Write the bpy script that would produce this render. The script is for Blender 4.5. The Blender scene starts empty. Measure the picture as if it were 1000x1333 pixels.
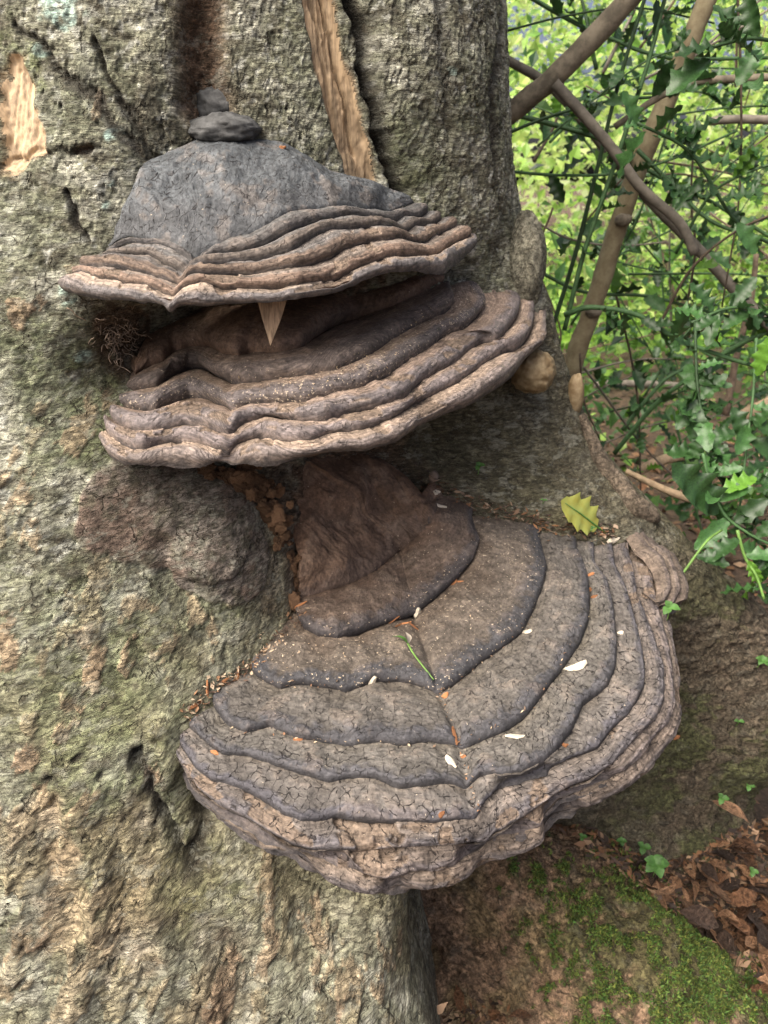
import bpy, math, random
import numpy as np
from mathutils import Vector, Matrix, Euler

random.seed(7)
rng = np.random.default_rng(11)
scn = bpy.context.scene
COL = scn.collection

# ------------------------------------------------------------------ camera, light, exposure
PITCH = math.radians(23.6)
CAM_Z = 1.30
cd = bpy.data.cameras.new('camera')
cam = bpy.data.objects.new('camera', cd)
COL.objects.link(cam)
cam.location = (0, 0, CAM_Z)
cam.rotation_euler = (math.pi / 2 - PITCH, 0, 0)
cd.sensor_fit = 'HORIZONTAL'
cd.sensor_width = 36.0
cd.lens = 36.0
cd.clip_start = 0.02
cd.clip_end = 500
cd.dof.use_dof = True
cd.dof.focus_distance = 0.80
cd.dof.aperture_fstop = 13
scn.camera = cam

SUN_EL, SUN_AZ = math.radians(52), math.radians(-128)      # azimuth from +Y towards +X
w = bpy.data.worlds.new('World')
scn.world = w
w.use_nodes = True
nt = w.node_tree
sky = nt.nodes.new('ShaderNodeTexSky')
sky.sky_type = 'NISHITA'
sky.sun_disc = False
sky.sun_elevation = SUN_EL
sky.sun_rotation = SUN_AZ
sky.air_density = 0.35
sky.dust_density = 9.0
sky.ozone_density = 0.5
bg = nt.nodes['Background']
bg.inputs['Strength'].default_value = 0.15
nt.links.new(sky.outputs[0], bg.inputs['Color'])
sl = bpy.data.lights.new('sun', 'SUN')
sl.energy = 1.7
sl.angle = math.radians(60)
sl.color = (1.0, 0.93, 0.82)
so = bpy.data.objects.new('sun', sl)
COL.objects.link(so)
sdir = Vector((math.sin(SUN_AZ) * math.cos(SUN_EL), math.cos(SUN_AZ) * math.cos(SUN_EL), math.sin(SUN_EL)))
so.rotation_euler = sdir.to_track_quat('Z', 'Y').to_euler()
so.location = sdir * 20
scn.view_settings.view_transform = 'Standard'
scn.view_settings.look = 'None'
scn.view_settings.gamma = 1.0
scn.view_settings.use_curve_mapping = False
scn.view_settings.exposure = 1.25

# ------------------------------------------------------------------ numeric helpers
cP, sP = math.cos(PITCH), math.sin(PITCH)
def ray(px, py):
    cx = (px - 500) / 1000.0
    cy = (666.5 - py) / 1000.0
    return cx, cP + cy * sP, -sP + cy * cP
def at_y(px, py, y):
    a, b, c = ray(px, py)
    return np.array((a / b * y, y, CAM_Z + c / b * y))
def at_h(px, py, h):
    a, b, c = ray(px, py)
    k = -h / c
    return np.array((a * k, b * k, CAM_Z - h))

_perm = np.arange(256); np.random.default_rng(5).shuffle(_perm)
_perm = np.concatenate((_perm, _perm, _perm)).astype(np.int32)
_grad = np.random.default_rng(6).normal(size=(256, 3)).astype(np.float32)
_grad /= np.linalg.norm(_grad, axis=1)[:, None]
def perlin(p, seed=0):
    p = np.asarray(p, dtype=np.float32) + np.float32(seed * 17.13)
    i = np.floor(p).astype(np.int32)
    f = p - i
    u = f * f * f * (f * (f * 6 - 15) + 10)
    i &= 255
    X, Y, Z = i[:, 0], i[:, 1], i[:, 2]
    out = 0
    for dx in (0, 1):
        wx = u[:, 0] if dx else 1 - u[:, 0]
        hx = _perm[X + dx]
        for dy in (0, 1):
            wy = wx * (u[:, 1] if dy else 1 - u[:, 1])
            hy = _perm[hx + Y + dy]
            for dz in (0, 1):
                g = _grad[_perm[hy + Z + dz]]
                d = g[:, 0] * (f[:, 0] - dx) + g[:, 1] * (f[:, 1] - dy) + g[:, 2] * (f[:, 2] - dz)
                out = out + wy * (u[:, 2] if dz else 1 - u[:, 2]) * d
    return out * 1.5
def fbm(p, oct=3, seed=0, gain=0.5):
    a, o, s = 1.0, 0, 1.0
    for k in range(oct):
        o = o + a * perlin(p * s, seed + k * 3)
        a *= gain; s *= 2.03
    return o
def sst(a, b, x):
    t = np.clip((x - a) / (b - a), 0, 1)
    return t * t * (3 - 2 * t)
def mixc(c, d, m):
    m = np.asarray(m)[:, None]
    return c * (1 - m) + np.asarray(d)[None, :3] * m if np.ndim(d) == 1 else c * (1 - m) + d * m

# ------------------------------------------------------------------ object helpers
def grid_quads(nr, nc, wrap=False):
    r = np.arange(nr - 1)[:, None]
    c = np.arange(nc if wrap else nc - 1)[None, :]
    c2 = (c + 1) % nc
    return np.stack((r * nc + c, r * nc + c2, (r + 1) * nc + c2, (r + 1) * nc + c), -1).reshape(-1, 4)
def np_mesh(name, V, F, col=None, uv=None, normals=None, attrs=None, smooth=True):
    V = np.asarray(V, dtype=np.float32); F = np.asarray(F, dtype=np.int32)
    me = bpy.data.meshes.new(name)
    n, k = F.shape
    me.vertices.add(len(V)); me.vertices.foreach_set('co', V.ravel())
    me.loops.add(n * k); me.loops.foreach_set('vertex_index', F.ravel())
    me.polygons.add(n)
    me.polygons.foreach_set('loop_start', np.arange(0, n * k, k, dtype=np.int32))
    me.polygons.foreach_set('loop_total', np.full(n, k, dtype=np.int32))
    me.polygons.foreach_set('use_smooth', np.full(n, smooth))
    me.update(calc_edges=True)
    if col is not None:
        a = me.color_attributes.new('Col', 'FLOAT_COLOR', 'POINT')
        c4 = np.ones((len(V), 4), dtype=np.float32); c4[:, :3] = np.clip(col, 0, 1)
        a.data.foreach_set('color', c4.ravel())
    for nm, arr in (attrs or {}).items():
        a = me.attributes.new(nm, 'FLOAT', 'POINT')
        a.data.foreach_set('value', np.asarray(arr, dtype=np.float32))
    if uv is not None:
        l = me.uv_layers.new(name='UVMap')
        l.data.foreach_set('uv', np.asarray(uv, dtype=np.float32)[F.ravel()].ravel())
    if normals is not None:
        me.normals_split_custom_set_from_vertices(normals.tolist())
    return me
def link(name, me, mat, parent=None):
    o = bpy.data.objects.new(name, me)
    COL.objects.link(o)
    if mat is not None and not me.materials:
        me.materials.append(mat)
    if parent is not None:
        o.parent = parent
        o.matrix_parent_inverse = Matrix.Identity(4)
        if parent.type == 'EMPTY' or True:
            o.matrix_parent_inverse = parent_world(parent).inverted()
    return o
def parent_world(p):
    m = p.matrix_basis.copy()
    q = p
    while q.parent is not None:
        m = q.parent.matrix_basis @ q.matrix_parent_inverse @ m if False else (q.parent.matrix_basis @ q.matrix_parent_inverse @ m)
        q = q.parent
    return m
def tag(o, label=None, cat=None, group=None, kind=None):
    if label: o['label'] = label
    if cat: o['category'] = cat
    if group: o['group'] = group
    if kind: o['kind'] = kind
    return o
def empty(name, loc, label=None, cat=None, group=None):
    o = bpy.data.objects.new(name, None)
    o.empty_display_size = 0.05
    o.location = loc
    COL.objects.link(o)
    return tag(o, label, cat, group)
def smooth_path(P, n):
    P = np.asarray(P, float)
    if len(P) == 2: P = np.array([P[0], P.mean(0), P[1]])
    Q = np.vstack((2 * P[0] - P[1], P, 2 * P[-1] - P[-2]))
    out = []
    m = len(P) - 1
    for t in np.linspace(0, m - 1e-6, n):
        i = int(t); f = t - i
        a, b, c, d = Q[i:i + 4]
        out.append(0.5 * (2 * b + (c - a) * f + (2 * a - 5 * b + 4 * c - d) * f * f + (3 * b - a - 3 * c + d) * f ** 3))
    return np.array(out)
def tube_geo(P, R, sides=7, wob=0.0, seed=0):
    """closed tapered tube along the points P"""
    P = np.asarray(P, float); n = len(P)
    R = np.broadcast_to(np.asarray(R, float), (n,))
    T = np.gradient(P, axis=0); T /= np.linalg.norm(T, axis=1)[:, None] + 1e-9
    ref = np.array((0.31, 0.2, 0.93)) if abs(T[0][2]) < 0.85 else np.array((0.95, 0.3, 0.1))
    A = np.cross(T, ref); A /= np.linalg.norm(A, axis=1)[:, None]
    B = np.cross(T, A)
    ph = np.linspace(0, 2 * np.pi, sides, endpoint=False)
    V = P[:, None, :] + R[:, None, None] * (np.cos(ph)[None, :, None] * A[:, None, :] + np.sin(ph)[None, :, None] * B[:, None, :])
    V = V.reshape(-1, 3)
    if wob:
        rr = np.repeat(R, sides)
        nrm = V - np.repeat(P, sides, axis=0)
        V = V + nrm * (perlin(V * (0.6 / max(R.max(), 1e-4)), seed) * wob)[:, None]
    F = grid_quads(n, sides, True).tolist()
    V = V.tolist()
    for e, ring in ((P[0], 0), (P[-1], n - 1)):
        V.append(list(e)); c = len(V) - 1
        for k in range(sides):
            a, b = ring * sides + k, ring * sides + (k + 1) % sides
            F.append([a, b, c, c] if ring else [b, a, c, c])
    return V, F
def py_mesh(name, V, F, smooth=True):
    me = bpy.data.meshes.new(name)
    F = [tuple(dict.fromkeys(f)) for f in F]
    me.from_pydata([tuple(v) for v in V], [], F)
    me.polygons.foreach_set('use_smooth', [smooth] * len(me.polygons))
    me.update()
    return me
def tube(name, P, R, mat, parent=None, sides=7, wob=0.0, seed=0):
    V, F = tube_geo(P, R, sides, wob, seed)
    return link(name, py_mesh(name, V, F), mat, parent)

# ------------------------------------------------------------------ materials
def new_mat(name):
    m = bpy.data.materials.new(name)
    m.use_nodes = True
    N, L = m.node_tree.nodes, m.node_tree.links
    b = N['Principled BSDF']
    return m, N, L, b
def nd(N, t, **kw):
    n = N.new(t)
    for k, v in kw.items():
        setattr(n, k, v)
    return n
def noise_node(N, L, vec, scale, detail=4, rough=0.6):
    n = nd(N, 'ShaderNodeTexNoise')
    n.inputs['Scale'].default_value = scale
    n.inputs['Detail'].default_value = detail
    n.inputs['Roughness'].default_value = rough
    L.new(vec, n.inputs['Vector'])
    return n.outputs['Fac']
def math_node(N, L, op, a, b=None, clamp=False):
    n = nd(N, 'ShaderNodeMath', operation=op)
    n.use_clamp = clamp
    for i, v in enumerate((a, b)):
        if v is None: continue
        if isinstance(v, (int, float)): n.inputs[i].default_value = v
        else: L.new(v, n.inputs[i])
    return n.outputs[0]
def ramp(N, L, x, lo, hi, a=0.0, b=1.0):
    n = nd(N, 'ShaderNodeMapRange')
    n.interpolation_type = 'SMOOTHSTEP'
    L.new(x, n.inputs['Value'])
    n.inputs['From Min'].default_value = lo; n.inputs['From Max'].default_value = hi
    n.inputs['To Min'].default_value = a; n.inputs['To Max'].default_value = b
    return n.outputs['Result']
def scale_col(N, L, col, fac):
    n = nd(N, 'ShaderNodeVectorMath', operation='SCALE')
    L.new(col, n.inputs[0]); L.new(fac, n.inputs['Scale'])
    return n.outputs[0]
def mix_col(N, L, fac, a, b):
    n = nd(N, 'ShaderNodeMix', data_type='RGBA')
    if isinstance(fac, float): n.inputs[0].default_value = fac
    else: L.new(fac, n.inputs[0])
    for i, v in ((6, a), (7, b)):
        if isinstance(v, tuple): n.inputs[i].default_value = (*v, 1)
        else: L.new(v, n.inputs[i])
    return n.outputs[2]
def bump(N, L, b, h, dist, strength=1.0, prev=None):
    n = nd(N, 'ShaderNodeBump')
    n.inputs['Distance'].default_value = dist
    n.inputs['Strength'].default_value = strength
    L.new(h, n.inputs['Height'])
    if prev is not None: L.new(prev, n.inputs['Normal'])
    L.new(n.outputs[0], b.inputs['Normal'])
    return n.outputs[0]

def bark_material(name, speck=0.5, fib=1.0, iso=False):
    m, N, L, b = new_mat(name)
    at = nd(N, 'ShaderNodeAttribute', attribute_name='Col')
    tc = nd(N, 'ShaderNodeTexCoord').outputs['Object']
    mp = nd(N, 'ShaderNodeMapping'); mp.inputs['Scale'].default_value = (1, 1, 1) if iso else (0.55, 0.55, 1.9)
    L.new(tc, mp.inputs['Vector'])
    f1 = noise_node(N, L, mp.outputs[0], 170, 8, 0.74)
    f2 = noise_node(N, L, tc, 620, 4, 0.7)
    f3 = noise_node(N, L, tc, 60, 4, 0.65)
    mp2 = nd(N, 'ShaderNodeMapping'); mp2.inputs['Scale'].default_value = (.8, .8, .8) if iso else (0.30, 0.30, 1.7); mp2.inputs['Rotation'].default_value = (0.1, 0.12, 0)
    L.new(tc, mp2.inputs['Vector'])
    fw = noise_node(N, L, mp2.outputs[0], 105, 3, 0.55)
    wl = ramp(N, L, math_node(N, L, 'ABSOLUTE', math_node(N, L, 'SUBTRACT', fw, 0.5)), 0.004, 0.035, 1, 0)
    wl = math_node(N, L, 'MULTIPLY', wl, ramp(N, L, f3, 0.34, 0.48))
    v = math_node(N, L, 'MULTIPLY', ramp(N, L, f1, 0.34, 0.66, 0.40, 1.62), ramp(N, L, f3, 0.28, 0.72, 0.62, 1.35))
    c = scale_col(N, L, at.outputs['Color'], v)
    mp3 = nd(N, 'ShaderNodeMapping'); mp3.inputs['Scale'].default_value = (0.6, 0.6, 1.3); L.new(tc, mp3.inputs['Vector'])
    g1 = noise_node(N, L, mp3.outputs[0], 46, 9, 0.72)
    mp4 = nd(N, 'ShaderNodeMapping'); mp4.inputs['Location'].default_value = (3.1, 7.7, 1.3); L.new(mp3.outputs[0], mp4.inputs['Vector'])
    g2 = noise_node(N, L, mp4.outputs[0], 60, 9, 0.74)
    c = mix_col(N, L, math_node(N, L, 'MULTIPLY', ramp(N, L, g1, 0.535, 0.575), 0.55 * speck), c, (0.37, 0.375, 0.30))
    c = mix_col(N, L, math_node(N, L, 'MULTIPLY', ramp(N, L, g2, 0.57, 0.61), 0.42), c, (0.085, 0.070, 0.045))
    wz = nd(N, 'ShaderNodeTexNoise'); wz.inputs['Scale'].default_value = 26; wz.inputs['Detail'].default_value = 4; L.new(tc, wz.inputs['Vector'])
    wo = nd(N, 'ShaderNodeVectorMath', operation='SCALE'); L.new(wz.outputs['Color'], wo.inputs[0]); wo.inputs['Scale'].default_value = 0.045
    wa = nd(N, 'ShaderNodeVectorMath', operation='ADD'); L.new(tc, wa.inputs[0]); L.new(wo.outputs[0], wa.inputs[1])
    vf = nd(N, 'ShaderNodeTexVoronoi', feature='DISTANCE_TO_EDGE'); vf.inputs['Scale'].default_value = 30
    L.new(wa.outputs[0], vf.inputs['Vector'])
    vb = math_node(N, L, 'ADD', vf.outputs['Distance'], ramp(N, L, noise_node(N, L, tc, 34, 5, 0.65), 0.40, 0.62, 0.10, -0.006))
    fs = ramp(N, L, vb, 0.004, 0.034, 1, 0)
    c = mix_col(N, L, math_node(N, L, 'MULTIPLY', fs, 0.65), c, (0.050, 0.042, 0.028))
    pale = math_node(N, L, 'MULTIPLY', ramp(N, L, f2, 0.57, 0.66), ramp(N, L, f1, 0.48, 0.58))
    pale = math_node(N, L, 'MULTIPLY', pale, speck)
    c = mix_col(N, L, pale, c, (0.46, 0.46, 0.38))
    c = mix_col(N, L, math_node(N, L, 'MULTIPLY', wl, 0.5), c, (0.065, 0.055, 0.036))
    L.new(c, b.inputs['Base Color'])
    b.inputs['Roughness'].default_value = 0.88
    b.inputs['Specular IOR Level'].default_value = 0.25
    h = math_node(N, L, 'ADD', f1, math_node(N, L, 'MULTIPLY', f2, 0.5))
    h = math_node(N, L, 'SUBTRACT', h, math_node(N, L, 'MULTIPLY', wl, 0.6))
    h = math_node(N, L, 'ADD', h, math_node(N, L, 'MULTIPLY', ramp(N, L, g1, 0.535, 0.575), 0.25))
    h = math_node(N, L, 'SUBTRACT', h, math_node(N, L, 'MULTIPLY', ramp(N, L, g2, 0.57, 0.61), 0.35))
    p = bump(N, L, b, h, 0.0045 * fib, 0.9)
    bump(N, L, b, math_node(N, L, 'SUBTRACT', 1.0, fs), 0.004, 1.0, p)
    return m

def fungus_material():
    m, N, L, b = new_mat('bracket_crust')
    at = nd(N, 'ShaderNodeAttribute', attribute_name='Col')
    ck = nd(N, 'ShaderNodeAttribute', attribute_name='crack').outputs['Fac']
    du = nd(N, 'ShaderNodeAttribute', attribute_name='dust').outputs['Fac']
    tc = nd(N, 'ShaderNodeTexCoord')
    uv = nd(N, 'ShaderNodeUVMap', uv_map='UVMap').outputs[0]
    ob = tc.outputs['Object']
    # distort the crack coordinates a little so the net is never regular
    nz = nd(N, 'ShaderNodeTexNoise'); nz.inputs['Scale'].default_value = 60; nz.inputs['Detail'].default_value = 3
    L.new(uv, nz.inputs['Vector'])
    off = nd(N, 'ShaderNodeVectorMath', operation='SUBTRACT'); L.new(nz.outputs['Color'], off.inputs[0]); off.inputs[1].default_value = (.5, .5, .5)
    sc = nd(N, 'ShaderNodeVectorMath', operation='SCALE'); L.new(off.outputs[0], sc.inputs[0]); sc.inputs['Scale'].default_value = 0.0055
    ad = nd(N, 'ShaderNodeVectorMath', operation='ADD'); L.new(uv, ad.inputs[0]); L.new(sc.outputs[0], ad.inputs[1])
    def net(scale, stretch):
        mp = nd(N, 'ShaderNodeMapping'); mp.inputs['Scale'].default_value = stretch
        L.new(ad.outputs[0], mp.inputs['Vector'])
        v = nd(N, 'ShaderNodeTexVoronoi', feature='DISTANCE_TO_EDGE')
        v.inputs['Scale'].default_value = scale
        v.inputs['Randomness'].default_value = 0.95
        L.new(mp.outputs[0], v.inputs['Vector'])
        return v.outputs['Distance']
    big, sml = net(88, (1.1, 1, 1)), net(170, (1.15, 1, 1))
    patch = noise_node(N, L, uv, 34, 4)
    brk = noise_node(N, L, uv, 150, 3, 0.6)
    big = math_node(N, L, 'ADD', big, ramp(N, L, brk, 0.36, 0.62, 0.050, -0.012))
    sml = math_node(N, L, 'ADD', sml, ramp(N, L, brk, 0.40, 0.60, 0.05, -0.01))
    cb = math_node(N, L, 'MULTIPLY', ramp(N, L, big, 0.010, 0.040, 1, 0), ramp(N, L, patch, 0.34, 0.52))
    cs = math_node(N, L, 'MULTIPLY', ramp(N, L, sml, 0.008, 0.035, 0.5, 0), ramp(N, L, patch, 0.56, 0.64))
    cr = math_node(N, L, 'MAXIMUM', cb, cs)
    cr = math_node(N, L, 'MULTIPLY', cr, ck, True)
    f1 = noise_node(N, L, ob, 240, 4, 0.65)
    f2 = noise_node(N, L, ob, 900, 2, 0.6)
    f3 = noise_node(N, L, ob, 45, 4, 0.6)
    ms_ = nd(N, 'ShaderNodeMapping'); ms_.inputs['Scale'].default_value = (0.10, 1, 1)
    L.new(uv, ms_.inputs['Vector'])
    fr0 = noise_node(N, L, ms_.outputs[0], 330, 5, 0.7)
    rg = nd(N, 'ShaderNodeAttribute', attribute_name='ringy').outputs['Fac']
    fr = math_node(N, L, 'ADD', math_node(N, L, 'MULTIPLY', math_node(N, L, 'SUBTRACT', fr0, 0.5), rg), 0.5)
    v = math_node(N, L, 'MULTIPLY', ramp(N, L, f1, 0.28, 0.72, 0.66, 1.34), ramp(N, L, f3, 0.25, 0.75, 0.76, 1.22))
    v = math_node(N, L, 'MULTIPLY', v, ramp(N, L, fr, 0.32, 0.68, 0.62, 1.40))
    c = scale_col(N, L, at.outputs['Color'], v)
    c = mix_col(N, L, math_node(N, L, 'MULTIPLY', ramp(N, L, fr, 0.56, 0.70), 0.22), c, (0.26, 0.20, 0.135))
    # pale dust: sparse specks, thick where the dust attribute says so
    dn = math_node(N, L, 'ADD', noise_node(N, L, ob, 330, 2, 0.5), math_node(N, L, 'MULTIPLY', du, 0.15))
    dm = math_node(N, L, 'MULTIPLY', ramp(N, L, dn, 0.735, 0.78), 0.7)
    c = mix_col(N, L, dm, c, (0.50, 0.42, 0.31))
    c = mix_col(N, L, math_node(N, L, 'MULTIPLY', cr, 0.92), c, (0.016, 0.013, 0.012))
    L.new(c, b.inputs['Base Color'])
    b.inputs['Roughness'].default_value = 0.72
    b.inputs['Specular IOR Level'].default_value = 0.32
    h = math_node(N, L, 'ADD', f1, math_node(N, L, 'MULTIPLY', f2, 0.4))
    h = math_node(N, L, 'ADD', h, math_node(N, L, 'MULTIPLY', fr, 0.8))
    p = bump(N, L, b, h, 0.0014, 0.9)
    inv = math_node(N, L, 'SUBTRACT', 1.0, cr)
    bump(N, L, b, inv, 0.0022, 1.0, p)
    return m

def simple_mat(name, base, var=0.35, scale=120, rough=0.8, bumpd=0.001, spec=0.3, trans=0.0, hue=None, stretch=None, rand=0.0):
    m, N, L, b = new_mat(name)
    tc = nd(N, 'ShaderNodeTexCoord').outputs['Object']
    if stretch:
        mp = nd(N, 'ShaderNodeMapping'); mp.inputs['Scale'].default_value = stretch
        L.new(tc, mp.inputs['Vector']); tc = mp.outputs[0]
    f = noise_node(N, L, tc, scale, 4, 0.65)
    c = mix_col(N, L, ramp(N, L, f, 0.3, 0.7), tuple(x * (1 - var) for x in base), hue or tuple(min(1, x * (1 + var)) for x in base))
    if rand:
        oi = nd(N, 'ShaderNodeObjectInfo').outputs['Random']
        c = scale_col(N, L, c, ramp(N, L, oi, 0, 1, 1 - rand, 1 + rand))
    L.new(c, b.inputs['Base Color'])
    b.inputs['Roughness'].default_value = rough
    b.inputs['Specular IOR Level'].default_value = spec
    if bumpd: bump(N, L, b, f, bumpd, 0.8)
    if trans:
        out = N['Material Output']
        t = nd(N, 'ShaderNodeBsdfTranslucent'); L.new(c, t.inputs['Color'])
        mx = nd(N, 'ShaderNodeMixShader'); mx.inputs[0].default_value = trans
        L.new(b.outputs[0], mx.inputs[1]); L.new(t.outputs[0], mx.inputs[2])
        L.new(mx.outputs[0], out.inputs['Surface'])
    return m
def leaf_attr_mat(name, trans, rough=0.5):
    """leaves coloured one by one through the Col attribute"""
    m, N, L, b = new_mat(name)
    at = nd(N, 'ShaderNodeAttribute', attribute_name='Col').outputs['Color']
    L.new(at, b.inputs['Base Color'])
    b.inputs['Roughness'].default_value = rough
    out = N['Material Output']
    t = nd(N, 'ShaderNodeBsdfTranslucent'); L.new(at, t.inputs['Color'])
    mx = nd(N, 'ShaderNodeMixShader'); mx.inputs[0].default_value = trans
    L.new(b.outputs[0], mx.inputs[1]); L.new(t.outputs[0], mx.inputs[2])
    L.new(mx.outputs[0], out.inputs['Surface'])
    return m

M = {}
M['bark'] = bark_material('bark', 0.6)
M['root'] = bark_material('root_bark', 0.15, 1.0, True)
M['fungus'] = fungus_material()
M['wood'] = simple_mat('bare_wood', (0.33, 0.245, 0.150), 0.5, 50, 0.75, 0.0012, 0.3, stretch=(2.2, 2.2, 0.25))
M['flake'] = simple_mat('bark_flake', (0.215, 0.18, 0.105), 0.4, 140, 0.9, 0.002, 0.2, rand=0.35)
M['flake_orange'] = simple_mat('bark_flake_orange', (0.26, 0.18, 0.105), 0.4, 140, 0.9, 0.002, 0.2, rand=0.3)
M['chunk'] = simple_mat('rusty_bark', (0.17, 0.10, 0.055), 0.5, 90, 0.9, 0.003, 0.2, rand=0.45)
M['burl'] = simple_mat('burl_crust', (0.15, 0.098, 0.070), 0.45, 40, 0.85, 0.003, 0.25, hue=(0.185, 0.155, 0.13))
M['ochre'] = simple_mat('young_fungus', (0.20, 0.135, 0.065), 0.35, 70, 0.7, 0.001, 0.3, hue=(0.24, 0.19, 0.11))
M['slate'] = simple_mat('slate_fungus', (0.062, 0.064, 0.062), 0.4, 90, 0.75, 0.0015, 0.3)
M['tooth'] = simple_mat('pale_splinter', (0.30, 0.22, 0.145), 0.4, 130, 0.8, 0.0015, stretch=(2.5, 1, .3))
M['holly'] = simple_mat('holly_leaf', (0.040, 0.100, 0.028), 0.4, 40, 0.34, 0.0006, 0.5, 0.22, rand=0.45)
M['holly_new'] = simple_mat('holly_leaf_new', (0.12, 0.27, 0.035), 0.25, 40, 0.35, 0.0005, 0.5, 0.4, rand=0.3)
M['green_stem'] = simple_mat('green_stem', (0.045, 0.095, 0.035), 0.3, 50, 0.55, 0.0006, rand=0.4)
M['lime_stem'] = simple_mat('lime_stem', (0.12, 0.23, 0.05), 0.2, 60, 0.5, 0.0004)
M['tan_bark'] = simple_mat('sapling_bark', (0.25, 0.195, 0.11), 0.35, 35, 0.8, 0.002, hue=(0.27, 0.235, 0.14))
M['brown_bark'] = simple_mat('brown_branch_bark', (0.165, 0.142, 0.102), 0.4, 45, 0.8, 0.0012)
M['grey_bark'] = simple_mat('grey_branch_bark', (0.19, 0.17, 0.135), 0.3, 45, 0.8, 0.0012, rand=0.3)
M['twig'] = simple_mat('dead_twig', (0.13, 0.098, 0.068), 0.35, 80, 0.85, 0.0008, rand=0.45)
M['pale_twig'] = simple_mat('pale_twig', (0.32, 0.24, 0.15), 0.3, 70, 0.85, 0.0008)
M['dead_leaf'] = simple_mat('dead_leaf', (0.17, 0.088, 0.045), 0.5, 9, 0.55, 0.05, 0.4, 0.08, rand=0.5)
M['dead_leaf_pale'] = simple_mat('dead_leaf_pale', (0.31, 0.18, 0.10), 0.45, 9, 0.5, 0.05, 0.4, 0.08, rand=0.35)
M['dead_leaf_dark'] = simple_mat('dead_leaf_dark', (0.075, 0.050, 0.036), 0.5, 9, 0.5, 0.05, 0.4, rand=0.4)
M['white_chip'] = simple_mat('white_chip', (0.54, 0.48, 0.37), 0.25, 200, 0.8, 0.0006)
M['orange_chip'] = simple_mat('orange_chip', (0.27, 0.12, 0.05), 0.3, 200, 0.8, 0.0006, rand=0.4)
M['yellow_leaf'] = simple_mat('yellow_leaf', (0.42, 0.40, 0.07), 0.3, 45, 0.45, 0.0006, 0.4, 0.25, hue=(0.30, 0.36, 0.10))
M['seedling'] = simple_mat('seedling_leaf', (0.085, 0.20, 0.045), 0.35, 90, 0.5, 0.0004, 0.4, 0.35)
M['moss'] = leaf_attr_mat('moss_blades', 0.25, 0.8)
M['far_leaf'] = leaf_attr_mat('far_leaf', 0.55, 0.45)
M['litter'] = leaf_attr_mat('litter_bits', 0.05, 0.8)
M['web'] = simple_mat('rootlets', (0.33, 0.26, 0.19), 0.3, 200, 0.9, 0)

# ground
def ground_mat():
    m, N, L, b = new_mat('forest_soil')
    tc = nd(N, 'ShaderNodeTexCoord').outputs['Object']
    f1 = noise_node(N, L, tc, 30, 6, 0.7); f2 = noise_node(N, L, tc, 160, 4, 0.7)
    c = mix_col(N, L, ramp(N, L, f1, 0.35, 0.65), (0.045, 0.030, 0.020), (0.13, 0.085, 0.055))
    c = mix_col(N, L, ramp(N, L, f2, 0.58, 0.72), c, (0.22, 0.13, 0.075))
    L.new(c, b.inputs['Base Color']); b.inputs['Roughness'].default_value = 0.95
    h = math_node(N, L, 'ADD', f1, f2)
    bump(N, L, b, h, 0.012, 0.9)
    return m
M['soil'] = ground_mat()

# ------------------------------------------------------------------ the beech: trunk surface r(theta, z)
AXX, AXY = -0.30, 1.45
ctrl = []      # (theta, z, r)
def cp(px, py, y):
    p = at_y(px, py, y)
    ctrl.append((math.atan2(p[1] - AXY, p[0] - AXX), p[2], math.hypot(p[0] - AXX, p[1] - AXY)))
def cw(x, y, z):
    ctrl.append((math.atan2(y - AXY, x - AXX), z, math.hypot(x - AXX, y - AXY)))
for a in ((0, 30, .93), (130, 60, .915), (230, 90, .93), (320, 60, .965), (400, 90, .975), (430, 20, 1.0), (560, 60, 1.02), (620, 100, 1.06), (655, 60, 1.17),
          (0, 200, .87), (110, 180, .875), (190, 190, .905), (300, 177, .955), (360, 150, .965), (430, 223, .985), (532, 240, 1.03), (595, 270, 1.06), (640, 280, 1.10), (668, 250, 1.18),
          (0, 330, .81), (60, 300, .83), (138, 325, .835), (75, 370, .81), (165, 289, .865), (622, 325, 1.085), (586, 362, 1.085), (650, 350, 1.14), (690, 330, 1.22),
          (0, 450, .765), (80, 450, .785), (150, 430, .845), (170, 480, .87), (200, 440, .96), (260, 420, 1.0), (215, 490, .90), (165, 520, .82), (0, 560, .72), (60, 560, .735), (135, 565, .765), (0, 700, .655), (100, 650, .70), (100, 740, .665),
          (220, 640, .775), (290, 620, .82), (330, 660, .825), (375, 720, .82), (200, 760, .69), (300, 760, .735), (360, 790, .775), (385, 800, .80),
          (300, 850, .695), (230, 900, .64), (180, 860, .64), (0, 850, .595), (100, 850, .615), (0, 1000, .535), (100, 1000, .548), (190, 1000, .565), (260, 1060, .58),
          (0, 1150, .485), (120, 1150, .50), (230, 1150, .515), (330, 1120, .56), (420, 1170, .575), (0, 1320, .43), (120, 1300, .45), (250, 1300, .465), (380, 1290, .49), (500, 1290, .515), (480, 1200, .555), (515, 1215, .575), (530, 1260, .56), (578, 1330, .535), (590, 1350, .54),
          # right buttress face and ridge
          (560, 600, 1.01), (610, 570, 1.03), (600, 640, .985), (660, 600, 1.02), (700, 560, 1.06), (650, 660, .975), (720, 650, 1.0), (740, 600, 1.06), (760, 690, .965), (820, 690, .985), (760, 560, 1.11), (735, 490, 1.13), (720, 400, 1.17), (860, 690, 1.05), (900, 720, 1.04), (1000, 790, 1.07),
          (900, 830, 1.0), (920, 900, .99), (1000, 900, 1.0), (900, 1000, .965), (830, 1050, .945), (760, 1050, .92), (1000, 1010, .95), (900, 1060, .95), (1050, 850, 1.05), (1100, 900, 1.06)):
    cp(*a)
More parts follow.
